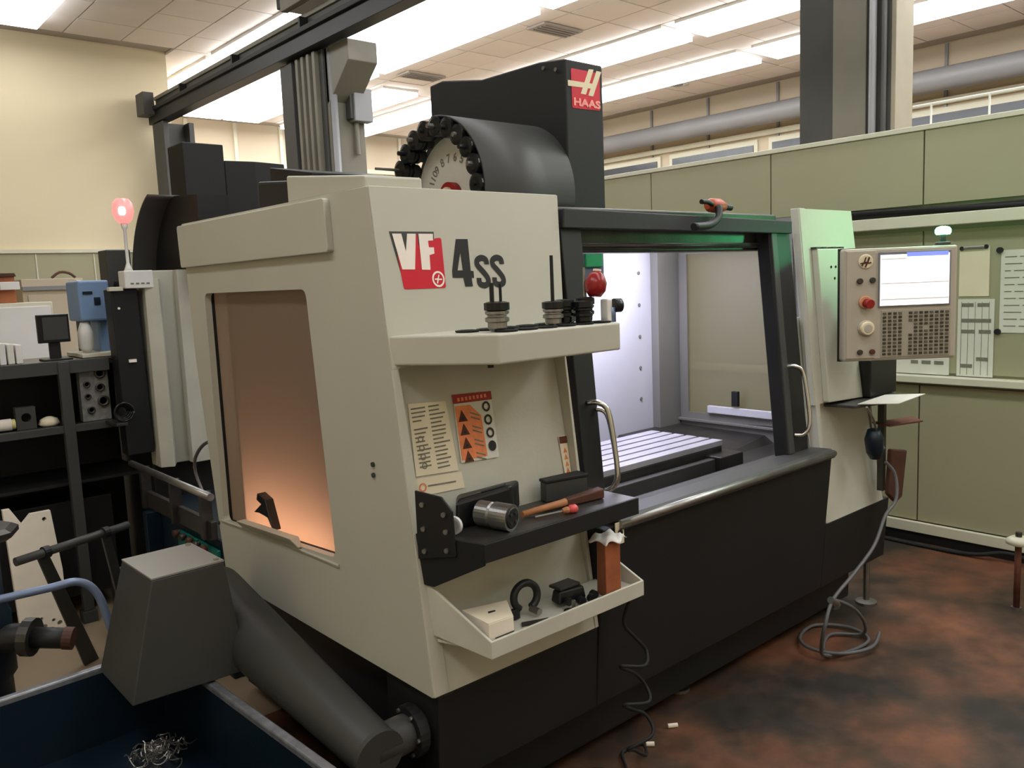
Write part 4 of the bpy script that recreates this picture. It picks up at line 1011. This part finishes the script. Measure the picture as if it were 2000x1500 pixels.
MB().cyl((3.03, 1.60, 0.305), (3.08, 1.60, 0.275), 0.014, n=12).build('coupling', steel, t)
t = thing('coiled_cord', 'black spiral cord hanging down from the lower tray to the floor', 'cord', (1.9, 1.64, 0))
MB().tube([(1.862, 1.62, 0.66), (1.842, 1.64, 0.57), (1.893, 1.64, 0.505), (1.945, 1.64, 0.445), (1.89, 1.60, 0.427), (1.812, 1.63, 0.441), (1.901, 1.65, 0.379), (1.941, 1.64, 0.327), (1.905, 1.60, 0.303), (1.815, 1.62, 0.32), (1.88, 1.65, 0.27), (1.939, 1.64, 0.23), (1.92, 1.60, 0.19), (1.83, 1.62, 0.17), (1.90, 1.66, 0.12), (1.98, 1.68, 0.06), (2.08, 1.78, 0.014), (2.0, 1.80, 0.012), (1.92, 1.72, 0.012), (1.86, 1.80, 0.012), (1.72, 1.86, 0.012), (1.70, 1.74, 0.012), (1.84, 1.70, 0.012)], 0.0055, 8, 6).build('cord', rubber, t, smooth=True)
for x, y, l, dx in ((2.245, 1.80, 'small tan cork stub on the floor farther from the spiral cord', 0.03), (2.10, 1.78, 'small tan cork stub on the floor next to the spiral cord end', 0.02)):
    o = MB().cyl((x, y, 0.008), (x + dx, y - 0.02, 0.008), 0.008, n=10).build('cork_stub', card, None)
    tag(recentre(o), l, 'debris')
t = thing('floor_post', 'short rusty pipe post with a white cap at the right edge', 'post', (4.197, 1.3, 0))
MB().cyl((4.197, 1.3, 0.0), (4.197, 1.3, 0.31), 0.014, n=12).build('pipe', rust, t, smooth=True)
MB().lathe([(0.020, 0), (0.052, 0.012), (0.052, 0.03), (0.03, 0.045)], (4.197, 1.3, 0.305), (0, 0, 1), 18).build('cap', wallt, t, smooth=True)
MB().cyl((4.197, 1.3, 0.35), (4.197, 1.3, 0.37), 0.014, n=10).build('nut', dsteel, t)
MB().cyl((4.197, 1.3, 0.0), (4.197, 1.3, 0.012), 0.022, n=12).build('foot', steel, t)

# ------------------------------------------------------------------ papers on the partition
def wsheet(name, lab, cat, y0, y1, z0, z1, m, off=0.02, lines=0, heavy=()):
    t = thing(name, lab, cat, (4.89, (y0 + y1) / 2, z0))
    X = 4.915 - 0.003
    MB().box(X - 0.002, X, y0, y1, z0, z1).build('sheet', m, t)
    for k in range(lines):
        z = z1 - (k + 1) * (z1 - z0) / (lines + 1)
        yy = y1 - 0.02
        while yy > y0 + 0.04:
            ln = min(random.uniform(0.02, 0.09), yy - y0 - 0.02)
            MB().box(X - 0.0035, X - 0.002, yy - ln, yy, z - 0.003, z + 0.002).build('text_line', ink, t)
            yy -= ln + 0.015
    for z, a, b in heavy:
        MB().box(X - 0.004, X - 0.002, a, b, z - 0.012, z + 0.008).build('table_row', ink, t)
    return t
t = wsheet('clipboard', 'cream paper clipboard on the green wall beside the pendant', 'clipboard', 1.705, 1.858, 1.43, 1.70, cream)
MB().box(4.895, 4.91, 1.73, 1.835, 1.685, 1.70).build('clip', steel, t, 0.003)
MB().cyl((4.905, 1.845, 1.69), (4.90, 1.845, 1.69), 0.012, n=10).build('pin', black, t)
MB().cyl((4.905, 1.722, 1.695), (4.90, 1.722, 1.695), 0.012, n=10).build('pin', black, t)
t = wsheet('schedule_sheet', 'tall white table chart hanging below the clipboard', 'chart', 1.675, 1.86, 0.99, 1.415, paper, heavy=[(1.385, 1.70, 1.76), (1.385, 1.78, 1.84), (1.30, 1.69, 1.84), (1.24, 1.69, 1.75), (1.24, 1.77, 1.84), (1.09, 1.70, 1.76), (1.05, 1.78, 1.84)])
for k in range(5):
    MB().box(4.9085, 4.910, 1.70 + k * 0.035, 1.702 + k * 0.035, 1.0, 1.40).build('rule_line', ink, t)
t = wsheet('wall_chart', 'large white chart held by black magnets at the right edge', 'chart', 1.05, 1.650, 1.235, 1.672, paper, lines=11)
for y, z in ((1.655, 1.672), (1.655, 1.24)):
    MB().cyl((4.91, y, z), (4.895, y, z), 0.016, n=12).build('magnet', black, t)
t = wsheet('table_sheet', 'white table sheet half hidden behind the pendant bottom', 'chart', 1.90, 2.20, 0.99, 1.15, paper, heavy=[(1.06, 1.93, 1.98), (1.06, 2.0, 2.05), (1.06, 2.07, 2.11)])

# ------------------------------------------------------------------ chip cart (lower left)
ct = thing('chip_cart', 'dark blue chip cart with a worn grey rim in the lower left corner', 'cart', (0.4, 2.1, 0))
cz = 0.42
Rm = [(-0.35, 2.84), (0.886, 2.90), (0.955, 1.35), (-0.30, 1.35)]
inner = [(-0.32, 2.81), (0.858, 2.87), (0.925, 1.38), (-0.27, 1.38)]
MB().hexa([(x * 0.9 + 0.03, y * 0.94 + 0.12, 0.16) for x, y in inner], [(x, y, 0.17) for x, y in inner]).build('pan', navy, ct)
for i in range(4):
    a, b = Rm[i], Rm[(i + 1) % 4]; c, d = inner[i], inner[(i + 1) % 4]
    MB().hexa([(c[0], c[1], 0.16), (d[0], d[1], 0.16), (b[0], b[1], 0.16), (a[0], a[1], 0.16)], [(c[0], c[1], 0.405), (d[0], d[1], 0.405), (b[0], b[1], 0.405), (a[0], a[1], 0.405)]).build('side_wall', navy, ct)
    MB().hexa([(c[0], c[1], 0.40), (d[0], d[1], 0.40), (b[0], b[1], 0.40), (a[0], a[1], 0.40)], [(c[0], c[1], 0.425), (d[0], d[1], 0.425), (b[0], b[1], 0.425), (a[0], a[1], 0.425)]).build('rim', galv, ct, 0.006)
for x, y in ((-0.2, 1.5), (0.8, 1.5), (-0.2, 2.7), (0.75, 2.75)):
    MB().cyl((x - 0.02, y, 0.06), (x + 0.02, y, 0.06), 0.06, n=18).build('wheel', rubber, ct, smooth=True)
    MB().box(x - 0.03, x + 0.03, y - 0.02, y + 0.02, 0.06, 0.17).build('caster_fork', dsteel, ct)
MB().tube([(-0.2, 2.84, 0.42), (-0.2, 2.88, 0.66), (-0.1, 2.9, 0.715), (0.30, 2.9, 0.718), (0.55, 2.9, 0.715), (0.64, 2.9, 0.712), (0.69, 2.89, 0.66), (0.715, 2.87, 0.54), (0.735, 2.86, 0.42)], 0.013, 12, 6).build('push_handle', navyl, ct, smooth=True)
# swarf in the cart
bm_ = MB()
for k in range(46):
    a = random.uniform(0, 6.28); R_ = random.uniform(0, 0.10)
    x = 0.735 + R_ * math.cos(a); y = 2.58 + R_ * math.sin(a) * 0.8
    pts = []
    ph = random.uniform(0, 6.28); rr = random.uniform(0.010, 0.022); dx = random.uniform(-0.02, 0.02); dy = random.uniform(-0.02, 0.02)
    for j in range(9):
        pts.append((x + dx * j / 3 + rr * math.cos(ph + j * 0.9), y + dy * j / 3 + rr * math.sin(ph + j * 0.9), 0.18 + 0.03 * random.random() + 0.05 * max(0, 0.10 - R_) / 0.1))
    bm_.tube(pts, 0.0018, 4, 2)
o = bm_.build('metal_swarf', steel, None)
tag(recentre(o), 'small heap of curled bright metal chips in the blue cart', 'metal chips'); o['kind'] = 'stuff'

# ------------------------------------------------------------------ second machine behind
m2 = thing('rear_machining_centre', 'second beige and black machining centre standing behind the main one', 'machine', (2.3, 5.0, 0))
MB().box(1.40, 3.3, 4.50, 5.7, 0.1, 1.70).build('enclosure', char, m2, 0.01)
wc = MB()
wc.prism([(4.42, 0.74), (4.40, 1.742), (4.50, 1.742), (4.50, 0.74)], 'x', 1.40, 1.82)
cab = wc.build('front_cabinet', beige, m2, 0.006)
MB().prism([(1.40, 4.42), (1.40, 4.36), (1.46, 4.33), (1.50, 4.42)], 'z', 0.74, 1.70).build('cabinet_edge', beige2, cab, 0.003)
MB().prism([(1.56, 4.405), (1.56, 4.35), (1.66, 4.35), (1.66, 4.405)], 'z', 0.74, 1.742).build('cabinet_fold', beige2, cab, 0.003)
hb = MB().box(1.305, 1.44, 4.34, 4.44, 1.655, 1.742).build('head_box', white, m2, 0.004)
for k in range(4):
    MB().box(1.33 + k * 0.025, 1.345 + k * 0.025, 4.338, 4.341, 1.675, 1.682).build('printed_letter', ink, hb)
MB().hexa([(1.26, 4.40, 0.82), (1.39, 4.40, 0.82), (1.39, 4.50, 0.82), (1.26, 4.50, 0.82)], [(1.245, 4.38, 1.655), (1.37, 4.38, 1.655), (1.40, 4.50, 1.655), (1.245, 4.50, 1.655)]).build('side_cover', black, m2, 0.006)
MB().box(1.235, 1.30, 4.36, 4.40, 1.645, 1.665).build('cover_trim', wallt, m2, 0.002)
MB().box(1.30, 1.335, 4.375, 4.385, 1.29, 1.305).build('name_plate', decalw, m2)
MB().cyl((1.275, 4.38, 1.56), (1.275, 4.372, 1.56), 0.006, n=8).build('screw', decalw, m2)
MB().box(1.375, 1.50, 4.85, 5.0, 1.66, 1.87).build('rear_box', char2, m2, 0.006)
t2 = MB().box(1.796, 2.03, 4.75, 4.98, 1.70, 2.452).build('column_tower', char, m2, 0.006)
MB().prism([(2.03, 4.75), (2.03, 4.95), (2.42, 4.95), (2.40, 4.75), (2.20, 4.72)], 'z', 1.70, 2.365).build('motor_housing', char, m2, 0.006)
m_ = MB(); vs = []
cy2, cz2, r2 = 4.32, 1.62, 0.54
for i in range(N + 1):
    a = math.radians(5 + 66 * i / N)
    for xx, rr in ((1.50, r2), (1.80, r2), (1.80, r2 - 0.012), (1.50, r2 - 0.012)):
        vs.append((xx, cy2 + math.cos(a) * rr, cz2 + math.sin(a) * rr))
m_.add(vs, fsx).build('changer_cover', char2, m2, smooth=True)
MB().prism([(4.15, 1.72), (4.15, 2.10)] + [(cy2 + math.cos(math.radians(q)) * 0.52, cz2 + math.sin(math.radians(q)) * 0.52) for q in range(75, 8, -6)], 'x', 1.62, 1.78).build('changer_drum', black, m2)
pole = MB().lathe([(0.022, 0), (0.014, 0.02), (0.008, 0.04), (0.008, 0.20), (0.014, 0.21), (0.018, 0.24)], (1.345, 4.40, 1.742), (0, 0, 1), 14).build('beacon_pole', white, m2, smooth=True)
MB().lathe([(0.022, 0), (0.040, 0.02), (0.050, 0.055), (0.046, 0.095), (0.028, 0.118)], (1.345, 4.40, 1.975), (0, 0, 1), 20).build('beacon_lens', redl, m2, smooth=True)
MB().lathe([(0.01, 0), (0.016, 0.01), (0.016, 0.03), (0.01, 0.04)], (1.325, 4.35, 2.01), (0, 0, 1), 12).build('beacon_bulb', redw, m2, smooth=True)
# black plates on the roof behind
MB().prism([(2.95, 2.03), (2.95, 2.06), (3.3, 2.12), (3.3, 2.05)], 'x', 1.60, 2.05).build('rear_cover', black, mc, 0.004)

# ------------------------------------------------------------------ lathe-like blue machine between them
bl = thing('blue_lathe', 'old blue and green machine bed with a steel rail, left of the beige machine', 'machine', (1.5, 3.8, 0))
MB().box(1.28, 1.75, 3.32, 4.28, 0.0, 0.60).build('bed', navy, bl, 0.01)
MB().box(1.262, 1.28, 3.34, 3.80, 0.12, 0.56).build('green_cover', teal, bl, 0.006)
MB().box(1.255, 1.28, 3.36, 4.2, 0.60, 0.68).build('gear_rack', dsteel, bl, 0.004)
MB().cyl((1.24, 3.30, 0.80), (1.24, 4.30, 0.80), 0.016, n=12).build('rail', steel, bl, smooth=True)
for y in (3.4, 3.75, 4.15):
    MB().box(1.235, 1.28, y, y + 0.03, 0.60, 0.80).build('rail_bracket', dsteel, bl)
for i in range(5):
    MB().cyl((1.25, 3.42 + i * 0.08, 0.56), (1.225, 3.42 + i * 0.08, 0.56), 0.016, n=12).build('valve_knob', dsteel if i % 2 else leather, bl, smooth=True)
MB().box(1.21, 1.28, 4.05, 4.10, 0.0, 0.60).build('guard_leg', navy, bl, 0.004)
MB().tube([(1.45, 3.9, 0.62), (1.42, 3.95, 0.80), (1.44, 3.85, 0.92), (1.48, 3.65, 0.96)], 0.008, 8, 6).build('coolant_hose', steel, bl, smooth=True)

# ------------------------------------------------------------------ steel rack on the left
rk = thing('steel_rack', 'black steel storage rack with two shelves at the left', 'rack', (0.5, 4.7, 0))
MB().box(-0.9, 1.37, 4.52, 4.95, 1.285, 1.315).build('shelf', dsteel, rk, 0.003)
MB().box(-0.9, 1.235, 4.48, 4.52, 1.255, 1.320).build('shelf_edge', char2, rk, 0.003)
MB().box(-0.9, 1.37, 4.52, 4.95, 0.985, 1.0).build('shelf', dsteel, rk, 0.003)
MB().box(-0.9, 1.235, 4.48, 4.52, 0.965, 1.003).build('shelf_edge', char2, rk, 0.003)
MB().box(-0.9, 1.37, 4.52, 4.95, 0.70, 0.715).build('shelf', black, rk)
MB().box(-0.9, 1.38, 4.95, 4.97, 0.0, 1.30).build('back_panel', black, rk)
MB().box(-0.9, 1.22, 4.62, 4.95, 0.10, 0.60).build('drawer_block', black, rk, 0.004)
for x in (-0.9, 1.0):
    MB().box(x, x + 0.05, 4.47, 4.51, 0.06, 1.315).build('post', char2 if x > 0 else char2, rk, 0.003)
    MB().box(x - 0.01, x + 0.06, 4.46, 4.53, 0.0, 0.06).build('post_foot', char2, rk, 0.003)
def simple(name, lab, cat, m, *b, bev=0.004, grp=None):
    o = MB().box(*b).build(name, m, None, bev)
    return tag(recentre(o), lab, cat, grp)
t = thing('small_monitor', 'dark flat monitor standing on the black rack at the left', 'monitor', (1.025, 4.62, 1.315))
MB().box(0.955, 1.1, 4.60, 4.62, 1.405, 1.545).build('bezel', blackgl, t, 0.004)
MB().box(0.98, 1.09, 4.597, 4.60, 1.42, 1.53).build('screen', char2, t)
MB().box(1.005, 1.055, 4.62, 4.64, 1.325, 1.45).build('stand', black, t)
MB().box(0.965, 1.095, 4.57, 4.68, 1.316, 1.326).build('foot', black, t, 0.003)
t = thing('blue_drill_head', 'pale blue bench drill head on the black rack', 'bench drill', (1.23, 4.7, 1.315))
MB().box(1.16, 1.31, 4.62, 4.85, 1.50, 1.705).build('head', blue, t, 0.012, seg=3)
MB().box(1.18, 1.225, 4.615, 4.62, 1.635, 1.65).build('name_plate', navy, t)
MB().box(1.23, 1.26, 4.612, 4.62, 1.58, 1.62).build('switch', navy, t, 0.003)
MB().box(1.26, 1.31, 4.70, 4.85, 1.33, 1.50).build('column', blue, t, 0.01)
MB().lathe([(0.020, 0), (0.035, 0.02), (0.038, 0.10), (0.020, 0.15)], (1.185, 4.66, 1.345), (0, 0, 1), 16).build('white_guard', white, t, smooth=True)
MB().box(1.14, 1.32, 4.58, 4.88, 1.318, 1.338).build('base_plate', wallt, t, 0.003)
MB().tube([(1.23, 4.64, 1.54), (1.27, 4.63, 1.56), (1.31, 4.63, 1.56)], 0.008, 8, 3).build('feed_lever', navy, t)
t = thing('control_rack', 'grey perforated component panel standing on the lower rack shelf', 'panel', (1.12, 4.55, 1.0))
MB().box(1.10, 1.235, 4.525, 4.58, 1.003, 1.275).build('panel', mat('mottled_grey', rgb(120, 118, 114), 0.6, var=0.35, scale=40), t, 0.003)
for x, z, r in ((1.195, 1.24, 0.026), (1.13, 1.19, 0.016), (1.19, 1.17, 0.022), (1.13, 1.13, 0.014), (1.20, 1.10, 0.028), (1.14, 1.06, 0.018)):
    MB().lathe([(r, 0), (r, 0.01), (r * 0.6, 0.01), (r * 0.6, 0)], (x, 4.52, z), (0, -1, 0), 16).build('dial_ring', dsteel, t, smooth=True)
t = thing('bearing_block', 'dark square block with a round hole on the lower rack shelf', 'block', (0.85, 4.56, 1.0))
plate([(0.81, 1.003), (0.895, 1.003), (0.895, 1.11), (0.81, 1.11)], [circ(0.853, 1.06, 0.022, 18)], lambda u, v, t_: (u, 4.53 + t_, v), 0.05, 'body', char2, t)
t = thing('white_roll', 'pale yellowish roll lying on the lower rack shelf at the left edge', 'roll', (0.73, 4.55, 1.0))
MB().cyl((0.60, 4.55, 1.035), (0.79, 4.54, 1.035), 0.028, n=18).build('roll', card, t, smooth=True)
MB().cyl((0.79, 4.54, 1.035), (0.805, 4.54, 1.035), 0.024, n=18).build('end_cap', yell, t)
t = thing('crumpled_cloth', 'small beige crumpled cloth on the lower rack shelf beside the post', 'cloth', (0.96, 4.56, 1.0))
MB().lathe([(0.035, 0), (0.05, 0.012), (0.038, 0.035), (0.012, 0.046)], (0.955, 4.56, 1.003), (0, 0, 1), 9).build('folds', cream, t, smooth=True)
t = thing('wire_coil', 'shiny black wire coil on the right end of the lower rack shelf', 'wire coil', (1.21, 4.42, 1.0))
bmw = MB()
for k in range(4):
    pts = [(1.235 + (0.045 - k * 0.006) * math.cos(a), 4.335 + 0.012 * k - 0.02, 1.055 + (0.045 - k * 0.006) * math.sin(a)) for a in [i * PI / 8 for i in range(17)]]
    bmw.tube(pts, 0.006, 6, 1)
bmw.build('coil', blackgl, t, smooth=True)
MB().box(1.19, 1.243, 4.30, 4.479, 0.99, 1.005).build('saddle', dsteel, t, 0.002)
simple('copper_fitting', 'small tan copper fitting at the far left of the lower rack shelf', 'fitting', tan, 0.70, 0.73, 4.50, 4.53, 1.003, 1.04)
for i in range(3):
    simple('binder', ['leftmost pale binder standing on the rack top', 'middle pale binder standing on the rack top', 'pale binder nearest the monitor on the rack top'][i], 'binder', white if i != 1 else paper, 0.78 + i * 0.035, 0.808 + i * 0.035, 4.58, 4.75, 1.316, 1.42 - i * 0.006)
simple('black_carton', 'narrow black box at the left edge of the rack top', 'box', black, 0.70, 0.77, 4.56, 4.75, 1.316, 1.43)
# white cabinet and cartons further back
t = thing('storage_cabinet', 'pale grey cupboard far behind the black rack', 'cabinet', (1.1, 7.3, 0))
MB().box(0.6, 1.62, 7.2, 7.8, 0.0, 1.60).build('body', wallt, t, 0.006)
for i in range(2):
    d = MB().box(0.62 + i * 0.5, 1.10 + i * 0.5, 7.18, 7.2, 0.05, 1.57).build('door', white, t, 0.004)
    MB().cyl((1.07 + i * 0.08, 7.17, 0.9), (1.07 + i * 0.08, 7.17, 1.02), 0.008, n=8).build('handle', steel, d)
t = thing('carton', 'orange-brown carton on top of the far pale cupboard', 'box', (1.3, 7.4, 1.6))
MB().box(1.18, 1.40, 7.3, 7.55, 1.601, 1.80).build('body', box_or, t, 0.004)
MB().hexa([(1.16, 7.28, 1.80), (1.41, 7.28, 1.80), (1.41, 7.56, 1.80), (1.16, 7.56, 1.80)], [(1.18, 7.28, 1.825), (1.40, 7.28, 1.825), (1.40, 7.56, 1.825), (1.18, 7.56, 1.825)]).build('lid', leather, t)
simple('white_packet', 'small white packet leaning on the orange carton', 'packet', white, 1.29, 1.42, 7.24, 7.27, 1.70, 1.76)
t = thing('wall_cabinet', 'beige framed cupboard front behind the blue drill head', 'cabinet', (1.9, 8.5, 0))
MB().box(1.66, 2.16, 8.4, 8.9, 0, 1.80).build('body', wallf, t, 0.004)
MB().box(1.66, 2.16, 8.37, 8.4, 1.70, 1.735).build('top_rail', ductm, t)
MB().box(2.10, 2.14, 8.38, 8.4, 1.0, 1.78).build('stile', white, t)
MB().box(1.70, 2.08, 8.385, 8.4, 0.6, 1.66).build('door', wallf, t, 0.004)
MB().tube([(1.95, 8.6, 1.81), (2.02, 8.6, 1.86), (2.1, 8.6, 1.85), (2.15, 8.6, 1.81)], 0.012, 8, 3).build('cable_loop', leather, t)

# white card sheet leaning below the rack
t = thing('foam_packing', 'white die-cut packing board standing on the floor under the rack', 'packing board', (0.83, 4.35, 0))
plate([(0.70, 0.08), (0.78, 0.0), (0.90, 0.03), (0.905, 0.33), (0.885, 0.62), (0.80, 0.62), (0.762, 0.58), (0.72, 0.66), (0.69, 0.66)], [circ(0.855, 0.585, 0.010, 8), circ(0.80, 0.08, 0.012, 8), circ(0.83, 0.06, 0.010, 8), circ(0.865, 0.08, 0.012, 8), circ(0.84, 0.10, 0.008, 8), circ(0.79, 0.12, 0.008, 8)], lambda u, v, t_: (u, 4.35 + 0.08 * v + t_, v), 0.03, 'board', card, t)
# roller stand
t = thing('roller_stand', 'dark pipe roller stand with two flat legs behind the blue cart', 'stand', (0.85, 3.7, 0))
MB().cyl((0.583, 3.58, 0.634), (1.035, 3.72, 0.649), 0.017, n=14).build('roller', char2, t, smooth=True)
MB().hexa([(0.86, 3.94, 0.0), (0.93, 3.98, 0.0), (0.93, 4.01, 0.0), (0.86, 3.97, 0.0)], [(0.66, 3.60, 0.63), (0.705, 3.62, 0.63), (0.705, 3.65, 0.63), (0.66, 3.63, 0.63)]).build('leg', char2, t, 0.003)
MB().hexa([(1.07, 3.99, 0.0), (1.12, 4.0, 0.0), (1.12, 4.03, 0.0), (1.07, 4.02, 0.0)], [(0.92, 3.69, 0.64), (0.955, 3.70, 0.64), (0.955, 3.73, 0.64), (0.92, 3.72, 0.64)]).build('leg', char2, t, 0.003)
for f_ in (0.25, 0.78):
    c_ = Vector((0.583, 3.58, 0.634)).lerp(Vector((1.035, 3.72, 0.649)), f_)
    MB().cyl(c_ - Vector((0.012, 0.004, 0)), c_ + Vector((0.012, 0.004, 0)), 0.024, n=14).build('collar', black, t)
# blue-black pump pedestal at the left edge
t = thing('pump_pedestal', 'dark blue cast pump pedestal with a black pipe elbow at the left edge', 'pump', (0.44, 3.02, 0))
MB().lathe([(0.11, 0), (0.11, 0.02), (0.075, 0.05), (0.07, 0.38), (0.085, 0.40), (0.085, 0.60), (0.07, 0.64), (0.07, 0.85)], (0.40, 3.15, 0), (0, 0, 1), 24).build('body', navy, t, smooth=True)
MB().lathe([(0.115, 0), (0.135, 0.012), (0.135, 0.028), (0.115, 0.04)], (0.40, 3.15, 0.85), (0, 0, 1), 8).build('flange_plate', dsteel, t)
MB().lathe([(0.07, 0), (0.06, 0.06), (0.045, 0.10), (0.05, 0.14), (0.03, 0.24)], (0.40, 3.15, 0.89), (0, 0, 1), 16).build('neck', teal, t, smooth=True)
MB().tube([(0.38, 3.15, 0.50), (0.46, 3.08, 0.525), (0.52, 3.04, 0.52)], 0.045, 14, 4).build('elbow', black, t, smooth=True)
MB().cyl((0.50, 3.06, 0.523), (0.525, 3.04, 0.52), 0.062, n=16).build('collar', dsteel, t)
MB().cyl((0.52, 3.04, 0.52), (0.615, 2.98, 0.505), 0.034, n=18).build('nozzle', black, t, smooth=True)
MB().cyl((0.60, 2.99, 0.508), (0.625, 2.975, 0.503), 0.037, n=18).build('nozzle_lip', leather, t)
t = simple('parts_tray', 'grey-blue parts tray on the floor behind the grey chute', 'tray', navyl, 1.09, 1.195, 4.06, 4.2, 0.30, 0.33)
simple('parts_crate', 'dark crate carrying the grey-blue parts tray', 'crate', black, 1.08, 1.20, 4.05, 4.25, 0.0, 0.298)
simple('scrap_bucket', 'grey block standing on the floor behind the grey chute', 'block', char2, 0.98, 1.05, 3.6, 3.7, 0.0, 0.36)
